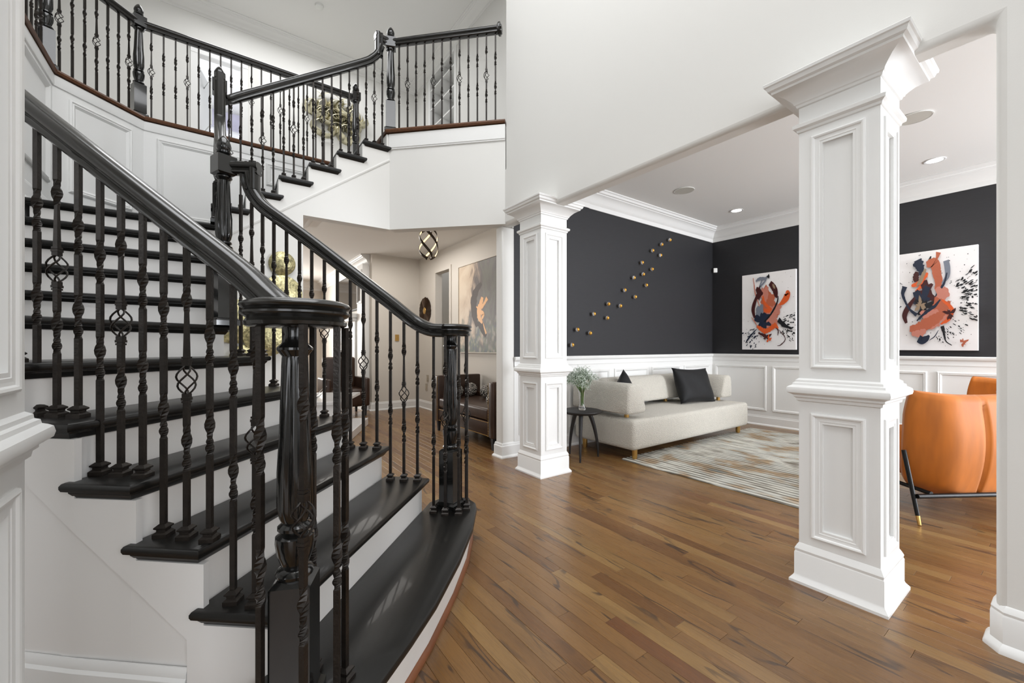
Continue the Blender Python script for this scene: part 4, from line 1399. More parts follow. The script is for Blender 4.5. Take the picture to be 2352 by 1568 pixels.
def painting(label, y_left, y_right, z0, z1, strokes, seed):
    wd, ht = y_left - y_right, z1 - z0
    t = thing('painting', (DX - .02, (y_left + y_right) / 2, (z0 + z1) / 2), label, 'painting')
    put('canvas', MB().box(DX - .05, DX - .012, y_right, y_left, z0, z1), M['canvas'], t, bevel=.003)
    mb = MB(); rg_ = random.Random(seed)
    lift = [0.0]
    def up_():
        lift[0] += .00006; return lift[0]
    strokes(mb, rg_, up_)
    # painting (u 0..1, v 0..1, lift) -> world ; viewer looks along +x, u runs to -y
    mb.v = [(DX - .0505 - p[2], y_left - min(max(p[0], .005), .995) * wd, z0 + min(max(p[1], .005), .995) * ht) for p in mb.v]
    o = put('paint_spatter', mb, [PM[k] for k in PK], t); o['kind'] = 'stuff'
    return t
ix = {k: i for i, k in enumerate(PK)}
def spray(mb, rg_, up_, c, a0, a1, r0, r1, n, col, wmax=.006):
    for _ in range(n):
        a = math.radians(rg_.uniform(a0, a1)); r = rg_.uniform(r0, r1); ln = rg_.uniform(.01, .10) * (r1 if r > .3 else .6)
        p = (c[0] + math.cos(a) * r, c[1] + math.sin(a) * r * .75); q = (p[0] + math.cos(a) * ln, p[1] + math.sin(a) * ln * .75)
        m_ = ((p[0] + q[0]) / 2 + rg_.uniform(-.004, .004), (p[1] + q[1]) / 2 + rg_.uniform(-.004, .004))
        ribbon(mb, [p, m_, q], rg_.uniform(.0012, wmax), ix[col], up_())
def dots(mb, rg_, up_, n, col, x0=.04, x1=.97, y0=.03, y1=.97, r=.005):
    for _ in range(n): blob(mb, (rg_.uniform(x0, x1), rg_.uniform(y0, y1)), rg_.uniform(.0012, r), ix[col], up_(), rg_, 8, .3)
def art1(mb, g, up_):
    spray(mb, g, up_, (.50, .32), -35, 22, .26, .5, 90, 'blackp', .009)
    spray(mb, g, up_, (.45, .32), 195, 250, .2, .48, 60, 'navy', .010)
    dots(mb, g, up_, 70, 'blackp')
    ribbon(mb, [(.28, .90), (.36, .93), (.46, .92), (.50, .95)], .022, ix['grey'], up_(), .4, g)
    ribbon(mb, [(.42, .93), (.38, .87), (.36, .82), (.42, .86), (.48, .90)], .014, ix['grey'], up_(), .4, g)
    blob(mb, (.52, .945), .024, ix['blackp'], up_(), g)
    ribbon(mb, [(.23, .95), (.25, .85), (.27, .75), (.33, .62), (.37, .52)], .010, ix['rose'], up_(), .5, g)
    blob(mb, (.50, .62), .13, ix['terra'], up_(), g, sy_=1.3); blob(mb, (.45, .72), .075, ix['rose'], up_(), g, sy_=1.3)
    blob(mb, (.62, .50), .10, ix['terra'], up_(), g); blob(mb, (.56, .40), .13, ix['rose'], up_(), g); blob(mb, (.68, .52), .07, ix['rose'], up_(), g)
    blob(mb, (.36, .50), .07, ix['grey'], up_(), g, sy_=1.3); blob(mb, (.34, .74), .06, ix['maroon'], up_(), g, sy_=1.4)
    blob(mb, (.40, .38), .11, ix['navy'], up_(), g, j=.6); blob(mb, (.46, .33), .07, ix['navy'], up_(), g, j=.8)
    ribbon(mb, [(.42, .70), (.44, .62), (.50, .56), (.56, .54)], .022, ix['orange'], up_(), .4, g)
    ribbon(mb, [(.44, .52), (.52, .50), (.58, .53)], .03, ix['orange'], up_(), .4, g)
    ribbon(mb, [(.30, .70), (.25, .60), (.23, .52), (.26, .42)], [.02, .033, .033, .016], ix['maroon'], up_())
    ribbon(mb, [(.55, .86), (.63, .78), (.66, .70), (.68, .66)], [.035, .045, .035, .01], ix['maroon'], up_(), .2, g)
    ribbon(mb, [(.60, .84), (.64, .78)], .018, ix['tan'], up_(), .4, g)
    ribbon(mb, [(.70, .68), (.68, .60), (.60, .49), (.50, .40), (.44, .36)], .014, ix['blackp'], up_(), .3, g)
    ribbon(mb, [(.72, .57), (.78, .60), (.84, .65), (.86, .70), (.83, .71)], [.012, .035, .05, .05, .02], ix['orange'], up_())
    ribbon(mb, [(.30, .31), (.38, .27), (.46, .24), (.56, .27), (.64, .31), (.70, .27)], [.015, .03, .035, .03, .035, .01], ix['orange'], up_(), .5, g)
    ribbon(mb, [(.33, .22), (.42, .19), (.50, .17), (.58, .20)], .02, ix['maroon'], up_(), .7, g)
    blob(mb, (.53, .14), .035, ix['orange'], up_(), g, j=.9); blob(mb, (.47, .16), .03, ix['maroon'], up_(), g, j=.9)
    ribbon(mb, [(.66, .28), (.70, .24), (.69, .18)], .009, ix['maroon'], up_(), .3, g)
    ribbon(mb, [(.70, .26), (.80, .18), (.82, .12), (.74, .06), (.68, .05)], .007, ix['maroon'], up_(), .5, g)
    ribbon(mb, [(.70, .38), (.80, .31), (.92, .27), (.97, .28)], [.03, .03, .012, .004], ix['blackp'], up_(), .6, g)
    ribbon(mb, [(.20, .43), (.26, .37), (.32, .30)], .008, ix['rose'], up_(), .4, g)
    for a in range(5): ribbon(mb, [(.30 - a * .03, .27 - a * .02), (.16 - a * .02, .17 - a * .02)], g.uniform(.006, .016), ix['navy'], up_(), .6, g)
def art2(mb, g, up_):
    spray(mb, g, up_, (.52, .48), -30, 45, .30, .62, 170, 'blackp', .009)
    spray(mb, g, up_, (.45, .50), 130, 200, .28, .46, 50, 'navy', .007)
    spray(mb, g, up_, (.50, .40), -80, -25, .3, .45, 40, 'blackp', .007)
    dots(mb, g, up_, 110, 'blackp', r=.006)
    ribbon(mb, [(.37, .92), (.39, .86), (.41, .80), (.40, .76)], [.05, .055, .03, .02], ix['navy'], up_(), .6, g)
    ribbon(mb, [(.52, .94), (.50, .90), (.49, .86)], .012, ix['blackp'], up_(), .3, g)
    ribbon(mb, [(.36, .80), (.35, .74), (.37, .70)], .035, ix['maroon'], up_(), .6, g)
    ribbon(mb, [(.60, .97), (.585, .92), (.56, .88)], [.028, .014, .01], ix['terra'], up_())
    ribbon(mb, [(.47, .86), (.55, .87), (.58, .78), (.60, .68), (.58, .60)], [.03, .05, .05, .04, .025], ix['terra'], up_(), .2, g)
    ribbon(mb, [(.68, .88), (.695, .80), (.69, .72), (.64, .66)], [.03, .03, .025, .01], ix['grey'], up_())
    ribbon(mb, [(.69, .76), (.66, .66), (.60, .58), (.56, .50), (.54, .44)], .013, ix['navy'], up_(), .3, g)
    ribbon(mb, [(.30, .66), (.38, .68), (.44, .72), (.48, .78)], .025, ix['orange'], up_(), .6, g)
    ribbon(mb, [(.33, .57), (.40, .64), (.45, .66)], .016, ix['orange'], up_(), .5, g)
    ribbon(mb, [(.46, .82), (.43, .76), (.40, .70), (.36, .66)], .022, ix['tan'], up_(), .4, g)
    blob(mb, (.64, .55), .07, ix['rose'], up_(), g, sy_=1.2)
    blob(mb, (.46, .58), .10, ix['maroon'], up_(), g, j=.6); blob(mb, (.42, .52), .09, ix['navy'], up_(), g, j=.6, sy_=1.3); blob(mb, (.44, .44), .08, ix['blackp'], up_(), g, j=.7)
    blob(mb, (.40, .46), .05, ix['tan'], up_(), g, j=.9)
    blob(mb, (.60, .42), .09, ix['terra'], up_(), g); blob(mb, (.66, .38), .08, ix['terra'], up_(), g, j=.6); blob(mb, (.54, .32), .10, ix['rose'], up_(), g, sx_=1.3)
    ribbon(mb, [(.28, .22), (.38, .22), (.48, .27), (.58, .32), (.66, .38)], [.03, .06, .06, .05, .03], ix['terra'], up_(), .3, g)
    ribbon(mb, [(.30, .17), (.40, .17), (.46, .21)], .035, ix['rose'], up_(), .5, g)
    ribbon(mb, [(.38, .12), (.42, .10), (.47, .12), (.50, .15)], [.04, .04, .03, .01], ix['navy'], up_())
    ribbon(mb, [(.34, .54), (.26, .44), (.22, .36), (.24, .28)], [.012, .03, .03, .015], ix['maroon'], up_())
    ribbon(mb, [(.22, .66), (.20, .58), (.23, .50), (.28, .42), (.36, .36)], [.03, .02, .012, .012, .02], ix['navy'], up_(), .3, g)
    ribbon(mb, [(.36, .30), (.46, .38), (.56, .44), (.62, .50)], .016, ix['navy'], up_(), .6, g)
    ribbon(mb, [(.64, .50), (.74, .40), (.70, .30), (.62, .26)], .02, ix['orange'], up_(), .5, g)
    blob(mb, (.72, .36), .045, ix['maroon'], up_(), g, j=.9)
    ribbon(mb, [(.64, .24), (.66, .16), (.68, .09), (.74, .05)], [.02, .012, .006, .004], ix['blackp'], up_(), .4, g)
    ribbon(mb, [(.60, .20), (.56, .14), (.50, .10)], .005, ix['navy'], up_())
    blob(mb, (.86, .08), .03, ix['terra'], up_(), g, j=.9)
painting('smaller-looking splash painting left of the near column, with an orange flick at its right', 2.965, 2.268, 1.085, 2.172, art1, 4)
painting('splash painting right of the near column, with a grey stroke and wide black spatter', 1.345, .640, 1.085, 2.170, art2, 9)

# ---- lit globe wall lamp cut by the right pier
t = thing('globe_wall_lamp', (DX, .262, 1.41), 'lit white globe wall lamp on the dark wall, half hidden by the right pier', 'lamp')
put('back_plate', MB().rbox((DX - .012, .262, 1.41), (.02, .09, .09)), M['brass'], t)
put('arm', MB().tube([(DX - .02, .262, 1.41), (DX - .10, .262, 1.41)], .01, 8), M['brass'], t)
put('globe', MB().ball((DX - .16, .262, 1.415), .078, 24, 16), M['globe'], t, smooth=True)

# ---- recessed lights and ceiling speakers
def downlight(x, y, z, label, pw=16):
    t = thing('recessed_light', (x, y, z), label, 'ceiling light', 'recessed ceiling lights')
    put('trim_ring', MB().lathe([(.060, -.0), (.078, -.001), (.080, -.006), (.074, -.008), (.060, -.004)], (x, y, z), 32, caps=False), M['white'], t, smooth=40)
    put('lens', MB().lathe([(.001, -.003), (.061, -.003), (.061, -.0015), (.001, -.0015)], (x, y, z), 32), M['lampglow'], t)
    l = D.lights.new('downlight_beam', 'SPOT'); l.energy = pw; l.spot_size = math.radians(115); l.spot_blend = .8; l.shadow_soft_size = .06; l.color = (1, .93, .84)
    q = D.objects.new('downlight_beam', l); link(q); q.location = (0, 0, -.02); q.parent = t
downlight(5.71, 2.748, DC, 'lit recessed ceiling light above the sofa, left of the near column')
downlight(5.76, .868, DC, 'lit recessed ceiling light right of the near column, over the orange chairs')
for x, y, lb in ((4.48, 2.754, 'round ceiling speaker grille above the sofa, left of the near column'), (4.557, .803, 'round ceiling speaker grille peeking out right of the near column')):
    t = thing('ceiling_speaker', (x, y, DC), lb, 'speaker')
    put('rim', MB().lathe([(.108, 0), (.112, -.003), (.112, -.007), (.104, -.007)], (x, y, DC), 36, caps=False), M['plastic'], t, smooth=40)
    put('grille', MB().lathe([(.001, -.006), (.105, -.006), (.105, -.001), (.001, -.001)], (x, y, DC), 36), M['grille'], t)
t = thing('smoke_detector', (1.26, 6.6, UC), 'small white smoke detector on the upper hall ceiling', 'smoke detector')
put('body', MB().lathe([(.001, -.035), (.045, -.035), (.055, -.028), (.06, -.006), (.06, 0)], (1.26, 6.6, UC), 28), M['plastic'], t, smooth=40)

# ------------------------------------------------------------------ hall
t = thing('gold_wall_sculpture', (.4, 4.262, 1.4), 'cluster of overlapping hammered gold discs on the white wall behind the stairs', 'wall decor')
for x, z, r, y in ((.501, 1.874, .108, .015), (.50, 1.60, .165, .03), (.142, 1.34, .19, .02), (.38, 1.22, .18, .045), (.22, 1.02, .12, .03)):
    def g(u, v, x=x, z=z, r=r, y=y):
        a = u * 2 * PI; q = r * v
        return (x + q * math.cos(a), 4.262 - y - .045 * (1 - v * v) - .012, z + q * math.sin(a))
    def g2(u, v, x=x, z=z, r=r, y=y):
        a = u * 2 * PI; q = r * v
        return (x + q * math.cos(a), 4.262 - y, z + q * math.sin(a))
    mb = MB().grid(g, 36, 8, wrap=True).grid(g2, 36, 3, wrap=True)
    vs = [g(i / 36, 1) for i in range(36)] + [g2(i / 36, 1) for i in range(36)]
    mb.add(vs, [(i, (i + 1) % 36, 36 + (i + 1) % 36, 36 + i) for i in range(36)])
    put('disc', mb, M['gold'], t, smooth=35)

t = thing('pendant_lamp', (2.19, 4.83, 2.42), 'spiral band pendant lamp glowing gold inside, hanging in the hall', 'lamp')
def spiral(k, r_, dz, w_, flip, mbx, inset_=0):
    vs, fs = [], []
    n_ = 26
    for i in range(n_ + 1):
        tt = .04 + .92 * i / n_
        ph = PI * tt; rr_ = (r_ - inset_) * math.sin(ph) ** .75
        a = k + flip * 4.0 * tt
        z = 2.42 + dz * math.cos(ph)
        for s_ in (-1, 1):
            a2 = a + s_ * w_ * .5 / max(rr_, .03) * .6
            vs.append((2.19 + rr_ * math.cos(a2), 4.83 + rr_ * math.sin(a2), z + s_ * w_ * .45))
    for i in range(n_): fs.append((2 * i, 2 * i + 1, 2 * i + 3, 2 * i + 2))
    mbx.add(vs, fs)
for k in range(4):
    mb = MB(); spiral(k * 2 * PI / 4, .128, .19, .030, 1, mb)
    o = put('band', mb, M['bronze'], t, smooth=True)
    sm = o.modifiers.new('solid', 'SOLIDIFY'); sm.thickness = .003
    mb = MB(); spiral(k * 2 * PI / 4, .128, .19, .022, 1, mb, .005)
    put('led_strip', mb, M['ledwarm'], t, smooth=True)
put('cord', MB().tube([(2.19, 4.83, 2.60), (2.19, 4.83, HC)], .004, 6), M['blackmetal'], t)
put('ceiling_rose', MB().lathe([(.001, -.03), (.05, -.025), (.06, 0)], (2.19, 4.83, HC), 20), M['bronze'], t, smooth=40)

# large abstract painting on the hall wall
def abstract_mat():
    m = D.materials.new('abstract_oil'); m.use_nodes = True
    nt = m.node_tree; N, K = nt.nodes, nt.links
    b = N['Principled BSDF']; b.inputs['Roughness'].default_value = .45
    tc = N.new('ShaderNodeTexCoord'); mp = N.new('ShaderNodeMapping'); K.new(tc.outputs['Object'], mp.inputs[0])
    mp.inputs['Scale'].default_value = (1, 2.2, 1.5)
    n = N.new('ShaderNodeTexNoise'); n.inputs['Scale'].default_value = 1.4; n.inputs['Detail'].default_value = 5; n.inputs['Distortion'].default_value = 1.2
    K.new(mp.outputs[0], n.inputs['Vector'])
    sx = N.new('ShaderNodeSeparateXYZ'); K.new(tc.outputs['Object'], sx.inputs[0])
    # left edge of the picture (larger y) is pale, right side dark
    ma = N.new('ShaderNodeMath'); ma.operation = 'MULTIPLY_ADD'; ma.inputs[1].default_value = .55; K.new(sx.outputs[1], ma.inputs[0]); K.new(n.outputs[0], ma.inputs[2])
    r = N.new('ShaderNodeValToRGB'); e = r.color_ramp.elements
    while len(e) < 6: e.new(.5)
    for el, (p, c) in zip(e, [(.22, rgb(60, 46, 38)), (.38, rgb(78, 74, 54)), (.50, rgb(66, 52, 44)), (.58, rgb(120, 100, 84)), (.66, rgb(188, 164, 138)), (.9, rgb(206, 188, 164))]): el.position = p; el.color = c
    K.new(ma.outputs[0], r.inputs[0])
    n2 = N.new('ShaderNodeTexNoise'); n2.inputs['Scale'].default_value = 3.1; n2.inputs['Detail'].default_value = 4; K.new(mp.outputs[0], n2.inputs['Vector'])
    mz = N.new('ShaderNodeMath'); mz.operation = 'MULTIPLY_ADD'; mz.inputs[1].default_value = -.5; K.new(sx.outputs[2], mz.inputs[0]); K.new(n2.outputs[0], mz.inputs[2])
    r2 = N.new('ShaderNodeValToRGB'); e = r2.color_ramp.elements; e[0].position = .62; e[0].color = (0, 0, 0, 1); e[1].position = .78; e[1].color = (1, 1, 1, 1)
    K.new(mz.outputs[0], r2.inputs[0])
    mx = N.new('ShaderNodeMix'); mx.data_type = 'RGBA'; K.new(r2.outputs[0], mx.inputs[0]); K.new(r.outputs[0], mx.inputs[6])
    n3 = N.new('ShaderNodeTexNoise'); n3.inputs['Scale'].default_value = 6; K.new(mp.outputs[0], n3.inputs['Vector'])
    r3 = N.new('ShaderNodeValToRGB'); e = r3.color_ramp.elements
    while len(e) < 3: e.new(.5)
    for el, (p, c) in zip(e, [(.4, rgb(56, 66, 78)), (.5, rgb(82, 92, 62)), (.62, rgb(140, 132, 122))]): el.position = p; el.color = c
    K.new(n3.outputs[0], r3.inputs[0]); K.new(r3.outputs[0], mx.inputs[7])
    K.new(mx.outputs[2], b.inputs['Base Color'])
    return m
M['abstract'] = abstract_mat()
px0, px1, pz0, pz1 = 4.42, 5.70, 1.05, 2.35
t = thing('framed_painting', (3.12, (px0 + px1) / 2, (pz0 + pz1) / 2), 'tall dark abstract painting with a golden orange figure, beside the hall pillar', 'painting')
o = put('canvas', MB().box(3.092, 3.126, px0, px1, pz0, pz1), M['abstract'], t)
o.data.transform(Matrix.Translation(-t.location)); o.location = (0, 0, 0)
mb = MB(); mb.frame((3.126, px1 + .014, pz0 - .014), (0, -1, 0), (-1, 0, 0), px1 - px0 + .028, pz1 - pz0 + .028, [(0, 0), (0, .042), (.012, .042), (.012, .03)])
put('frame', mb, mat('pale_frame', rgb(206, 198, 186), .5), t)
gm = mat('golden_orange_paint', rgb(228, 160, 74), .4, bump=.3)
dm = mat('umber_paint', rgb(56, 40, 32), .5)
mb = MB(); g = random.Random(2)
def PW_(px, py):      # position on the hall wall read from the picture
    rx = (px - 1176) / 950; b = 3.092 / (CT * rx + ST)
    return (CT * b - ST * rx * b, 1.12 + (797 - py) / 950 * b)
def art_stroke(pts, w_, mi, lift):
    q = [PW_(*p) for p in pts]
    ribbon(mb, q, w_, mi, lift, .35, g)
art_stroke([(1106, 650), (1094, 668), (1088, 690), (1090, 720), (1096, 750)], [.03, .06, .09, .08, .03], 1, .0002)
art_stroke([(1100, 735), (1106, 750), (1116, 772)], [.06, .06, .03], 1, .0003)
art_stroke([(1108, 682), (1105, 697), (1100, 712), (1101, 728), (1108, 742)], [.03, .05, .06, .05, .02], 0, .0006)
art_stroke([(1119, 684), (1113, 696), (1106, 708)], [.03, .025, .02], 0, .0007)
art_stroke([(1094, 704), (1099, 708), (1104, 706)], [.01, .012, .01], 0, .0008)
art_stroke([(1104, 716), (1110, 722), (1107, 732)], [.03, .035, .015], 0, .0009)
art_stroke([(1110, 742), (1113, 754), (1117, 766)], [.008, .016, .02], 0, .001)
mb.v = [(3.0915 - p[2], p[0], p[1]) for p in mb.v]
o = put('paint_spatter', mb, [gm, dm], t); o['kind'] = 'stuff'

# agate-like disc, switch and outlets
t = thing('sunburst_wall_disc', (3.126, 7.02, 1.78), 'oval-looking dark sunburst disc with a bright centre on the hall wall', 'wall decor')
rg2 = random.Random(8)
mb = MB()
for i in range(72):
    a = 2 * PI * i / 72; r1 = .25 * rg2.uniform(.93, 1.0)
    p0 = Vector((3.105, 7.02 + .06 * math.cos(a), 1.78 + .06 * math.sin(a))); p1 = Vector((3.112, 7.02 + r1 * math.cos(a), 1.78 + r1 * math.sin(a)))
    mb.tube([p0, p1], [.0035, .0105], 4)
put('rays', mb, mat('dark_bronze_rays', rgb(74, 58, 46), .35, metal=.7), t)
put('centre', MB().ball((3.105, 7.02, 1.78), .062, 16, 10, sc=(.3, 1, 1)), M['brass'], t, smooth=True)
o = put('light_switch', MB().rbox((2.70, 7.312, 1.29), (.07, .014, .115)).rbox((2.70, 7.303, 1.29), (.02, .006, .03)), M['brass'], origin=(2.70, 7.312, 1.29))
tag(o, 'brass light switch plate on the pale hall wall', 'switch')
for y, z, lb in ((6.92, .56, 'upper small outlet plate low on the hall side wall'), (6.97, .40, 'lower outlet plate low on the hall side wall')):
    o = put('wall_outlet', MB().rbox((3.12, y, z), (.012, .075, .12)).rbox((3.112, y, z), (.006, .035, .07)), mat('beige_plate', rgb(176, 166, 150), .5), origin=(3.12, y, z))
    tag(o, lb, 'outlet')

# leather daybed with raised ends
db = thing('leather_daybed', (2.75, 4.43, 0), 'dark brown leather daybed with upright ends and nailhead trim in the hall', 'daybed')
x0, x1 = 2.42, 3.09
for y0, y1 in ((3.71, 3.80), (5.05, 5.14)):
    put('end_panel', rounded_box_mb(x0, x1, y0, y1, .13, .74, .018, 3), M['leather'], db, smooth=50)
put('back_panel', rounded_box_mb(x1 - .08, x1 + .0, 3.81, 5.04, .18, .50, .018, 3), M['leather'], db, smooth=50)
put('apron', rounded_box_mb(x0 + .012, x1 - .09, 3.81, 5.04, .14, .305, .015, 2), M['leather'], db, smooth=50)
put('seat_cushion', rounded_box_mb(x0 + .005, x1 - .09, 3.815, 5.035, .31, .45, .035, 4), M['leather'], db, smooth=60)
nm = MB()
def nails(a, b, n_):
    a, b = Vector(a), Vector(b)
    for i in range(n_):
        nm.ball(a + (b - a) * (i / (n_ - 1)), .0045, 5, 3)
nails((x0 + .009, 3.82, .15), (x0 + .009, 5.03, .15), 70); nails((x0 + .009, 3.82, .295), (x0 + .009, 5.03, .295), 70)
nails((x0 - .002, 3.795, .15), (x0 - .002, 3.795, .72), 34); nails((x0 - .002, 5.06, .15), (x0 - .002, 5.06, .72), 34)
o = put('nailheads', nm, M['brass'], db); o['kind'] = 'stuff'
for x in (x0 + .04, x1 - .05):
    for y in (3.755, 5.095):
        put('leg', MB().square([(.014, 0), (.024, .14)], (x, y)), M['tableblk'], db)
def leopard():
    m = D.materials.new('speckled_fabric'); m.use_nodes = True
    nt = m.node_tree; N, K = nt.nodes, nt.links
    b = N['Principled BSDF']; b.inputs['Roughness'].default_value = .8
    tc = N.new('ShaderNodeTexCoord'); v = N.new('ShaderNodeTexVoronoi'); v.inputs['Scale'].default_value = 45; v.feature = 'DISTANCE_TO_EDGE'
    K.new(tc.outputs['Object'], v.inputs['Vector'])
    r = N.new('ShaderNodeValToRGB'); e = r.color_ramp.elements; e[0].position = .12; e[0].color = rgb(24, 22, 22); e[1].position = .2; e[1].color = rgb(214, 208, 198)
    K.new(v.outputs['Distance'], r.inputs[0]); K.new(r.outputs[0], b.inputs['Base Color'])
    return m
M['leopard'] = leopard()
for (x, y, z, r, ln, rot, lb) in ((2.86, 4.93, .545, .090, .12, .2, 'speckled round cushion at the far end of the leather daybed'),
                             (2.62, 4.90, .54, .085, .10, -.3, 'speckled round cushion in front of the other by the far daybed end'),
                             (2.90, 4.62, .54, .085, .12, .5, 'dark speckled cushion third from the far end of the daybed'),
                             (2.56, 3.92, .53, .078, .10, .1, 'small speckled cushion against the near end of the daybed')):
    mb = MB().ball((0, 0, 0), r, 18, 12, sc=(1.15, .72, 1.0))
    me = mb.mesh('throw_cushion', M['leopard'], True)
    o = D.objects.new('throw_cushion', me); link(o); o.location = (x, y, z); o.rotation_euler = (0, 0, rot)
    tag(o, lb, 'cushion', 'speckled cushions on the daybed')

# ------------------------------------------------------------------ living room glimpses
t = thing('coffee_table', (1.3, 5.9, 0), 'white marble coffee table on a white plinth beyond the stairs', 'table')
d1_, d2_ = Vector((.46, .888)), Vector((-.888, .46))
def quad(c, a, b, da=d1_, db=d2_):
    c = Vector(c); return [tuple(c - da * a - db * b), tuple(c + da * a - db * b), tuple(c + da * a + db * b), tuple(c - da * a + db * b)]
put('plinth', MB().prism(quad((1.29, 5.67), .60, .28), 0, .10), M['white'], t, bevel=.006)
put('pedestal', MB().prism(quad((1.27, 5.75), .34, .16), .10, .41), M['white'], t, bevel=.006)
put('top', MB().prism(quad((1.20, 6.0), .56, .36), .41, .452), M['marble'], t, bevel=.006)
t = thing('centrepiece', (1.05, 5.85, .452), 'silvery twig and shell centrepiece on the white coffee table', 'decoration')
mb = MB()
for i in range(9):
    a = i * .7; mb.tube([(1.02 + .05 * math.cos(a), 5.78 + .05 * math.sin(a), .455), (1.02 + .10 * math.cos(a), 5.78 + .1 * math.sin(a), .50), (1.02 + .17 * math.cos(a + .5), 5.78 + .17 * math.sin(a + .5), .52 + .012 * i)], [.008, .006, .002], 5)
put('twigs', mb, M['white'], t, smooth=True)
put('bowl', MB().lathe([(.001, .002), (.05, .002), (.10, .05), (.115, .075), (.11, .075), (.09, .045), (.04, .012), (.001, .012)], (1.02, 5.78, .452), 24), M['glass'], t, smooth=True)

t = thing('television', (2.21, 8.75, 2.18), 'large dark wall television above the white mantel in the living room', 'television')
put('casing', MB().box(2.19, 2.24, 7.98, 9.52, 1.83, 2.53), M['blackmetal'], t, bevel=.004)
put('screen', MB().box(2.186, 2.19, 8.0, 9.5, 1.85, 2.51), M['screen'], t)
t = thing('fireplace', (2.15, 8.7, 0), 'white panelled fireplace surround with a mantel shelf in the living room', 'fireplace')
put('mantel_shelf', MB().box(1.98, 2.249, 7.82, 9.75, 1.66, 1.74).box(2.02, 2.249, 7.84, 9.7, 1.60, 1.66), M['trim'], t, bevel=.006)
put('surround', MB().box(2.10, 2.249, 7.85, 8.15, 0, 1.60).box(2.10, 2.249, 9.3, 9.6, 0, 1.60).box(2.10, 2.249, 8.15, 9.3, 1.05, 1.60), M['trim'], t, bevel=.004)
for y in (8.25, 8.62, 8.98):
    mb = MB().frame((2.10, y + .32, 1.18), (0, -1, 0), (-1, 0, 0), .30, .32, PANEL); put('panel', mb, M['trim'], t)
put('firebox', MB().box(2.20, 2.249, 8.15, 9.3, 0, 1.05), M['blackmetal'], t)
mb = MB()
for y in (8.16, 8.72, 9.27): mb.box(2.15, 2.17, y - .01, y + .01, .05, 1.04)
for z in (.06, .55, 1.03): mb.box(2.15, 2.17, 8.16, 9.28, z - .01, z + .01)
put('screen_frame', mb, M['white'], t)
t = thing('cabinet', (2.1, 7.62, 0), 'white built-in cabinet with a framed dark pane beside the television', 'cabinet')
put('body', MB().box(2.13, 2.249, 7.46, 7.80, 0, 2.6), M['trim'], t)
put('pane', MB().box(2.12, 2.13, 7.53, 7.74, 1.95, 2.45), M['screen'], t)
mb = MB().frame((2.13, 7.77, 1.9), (0, -1, 0), (-1, 0, 0), .27, .6, [(0, 0), (.003, .02), (.02, .022), (.028, .008)])
put('door_frame', mb, M['trim'], t)
t = thing('leather_armchair', (1.80, 7.05, 0), 'dark leather armchair glimpsed past the stairs before the fireplace', 'chair')
put('seat', rounded_box_mb(1.46, 2.02, 6.85, 7.5, .16, .44, .04), M['leather'], t, smooth=50)
put('backrest', rounded_box_mb(1.48, 2.0, 7.42, 7.56, .40, .95, .04), M['leather'], t, smooth=50)
for x0_, x1_ in ((1.40, 1.49), (1.99, 2.08)): put('armrest', rounded_box_mb(x0_, x1_, 6.86, 7.5, .16, .62, .03), M['leather'], t, smooth=50)
for x in (1.46, 2.02):
    for y in (6.92, 7.46): put('leg', MB().square([(.015, 0), (.022, .16)], (x, y)), M['tableblk'], t)

# ------------------------------------------------------------------ upper hall things
t = thing('metal_wall_sculpture', (1.72, 7.58, 5.06), 'champagne metal sculpture of tangled curled ribbons on the upper hall wall', 'wall decor')
rs_ = random.Random(21)
for i in range(44):
    a = rs_.uniform(0, 2 * PI); rr_ = rs_.uniform(0, 1) ** .6
    cx_, cz_ = 1.72 + .42 * rr_ * math.cos(a), 5.06 + .30 * rr_ * math.sin(a)
    R0 = rs_.uniform(.09, .19); st_ = rs_.uniform(0, 6.28); sw = rs_.uniform(2.2, 4.4); tl = rs_.uniform(-.6, .6); w_ = rs_.uniform(.07, .15)
    dep = rs_.uniform(.06, .13)
    n_ = 14; vs, fs = [], []
    for j in range(n_ + 1):
        an = st_ + sw * j / n_
        x = cx_ + R0 * math.cos(an); z = cz_ + R0 * math.sin(an) * .8
        y = 7.585 - dep - .04 * math.sin(an + tl)
        for s_ in (-1, 1):
            vs.append((x + s_ * w_ * .25 * math.cos(an), y + s_ * w_ * .45, z + s_ * w_ * .25 * math.sin(an)))
    for j in range(n_): fs.append((2 * j, 2 * j + 1, 2 * j + 3, 2 * j + 2))
    o = put('ribbon', MB().add(vs, fs), M['ribbon'], t, smooth=True)
    sm = o.modifiers.new('solid', 'SOLIDIFY'); sm.thickness = .004
put('mount', MB().box(1.4, 2.05, 7.575, 7.597, 5.0, 5.1), M['ribbon'], t)

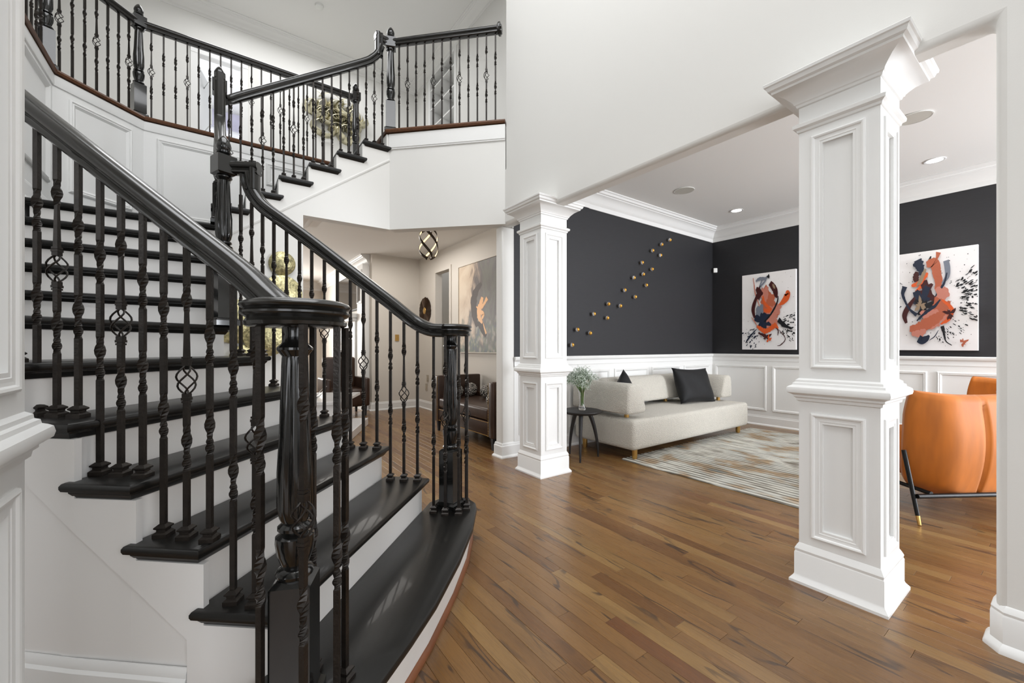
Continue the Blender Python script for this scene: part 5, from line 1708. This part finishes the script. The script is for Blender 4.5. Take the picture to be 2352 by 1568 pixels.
t = thing('bookcase', (3.3, 6.46, F2), 'white built-in bookcase with cubbies in the upper hall wall', 'bookcase')
bx0, bx1, by0, by1, bz1 = 3.17, 3.50, 5.99, 6.94, 5.97
mg = mat('shelf_back_grey', rgb(150, 147, 142), .6)
put('back_panel', MB().box(3.48, 3.50, by0, by1, F2, bz1), mg, t)
put('side', MB().box(3.17, 3.48, by0, by0 + .025, F2, bz1), M['trim'], t)
put('side', MB().box(3.17, 3.48, by1 - .025, by1, F2, bz1), M['trim'], t)
put('top', MB().box(3.17, 3.48, by0 + .025, by1 - .025, bz1 - .03, bz1), M['trim'], t)
put('divider', MB().box(3.19, 3.48, 6.45, 6.475, F2, bz1 - .03), M['trim'], t)
for i in range(7):
    z = F2 + .30 + i * .34
    put('shelf', MB().box(3.18, 3.48, by0 + .025, by1 - .025, z, z + .025), M['trim'], t)
mb = MB().frame((3.18, by1 + .06, F2 + .02), (0, -1, 0), (-1, 0, 0), by1 - by0 + .12, 2.62, [(0, 0), (0, .014), (.05, .014), (.06, .004)])
put('face_frame', mb, M['trim'], t)
o = put('book', MB().rbox((3.34, 6.70, F2 + 1.32 + .025 + .345), (.16, .035, .22), .2), M['tableblk'], origin=(3.34, 6.7, 5.0))
tag(o, 'single dark book leaning on a shelf of the upper bookcase', 'book')

t = thing('lilac_glow_panel', (.1, 10.56, 5.87), 'lilac panel painted as the purple glow on the bedroom wall seen through the upper door', 'wall decor')
put('glow_sheet', MB().box(-1.2, 1.5, 10.55, 10.58, 5.70, 6.05), M['purple'], t)  # coloured sheet imitating the purple glow high on the wall
t = thing('fairy_light_string', (.1, 10.5, 5.60), 'row of tiny fairy lights seen through the upper door', 'lights')
mb = MB()
for i in range(16): mb.ball((-1.0 + i * .16, 10.53, 5.60 - .01 * math.sin(i)), .012, 6, 4)
o = put('bulbs', mb, M['fairy'], t)
put('wire', MB().tube([(-1.0 + i * .16, 10.54, 5.60 - .01 * math.sin(i)) for i in range(16)], .002, 4), M['plastic'], t)
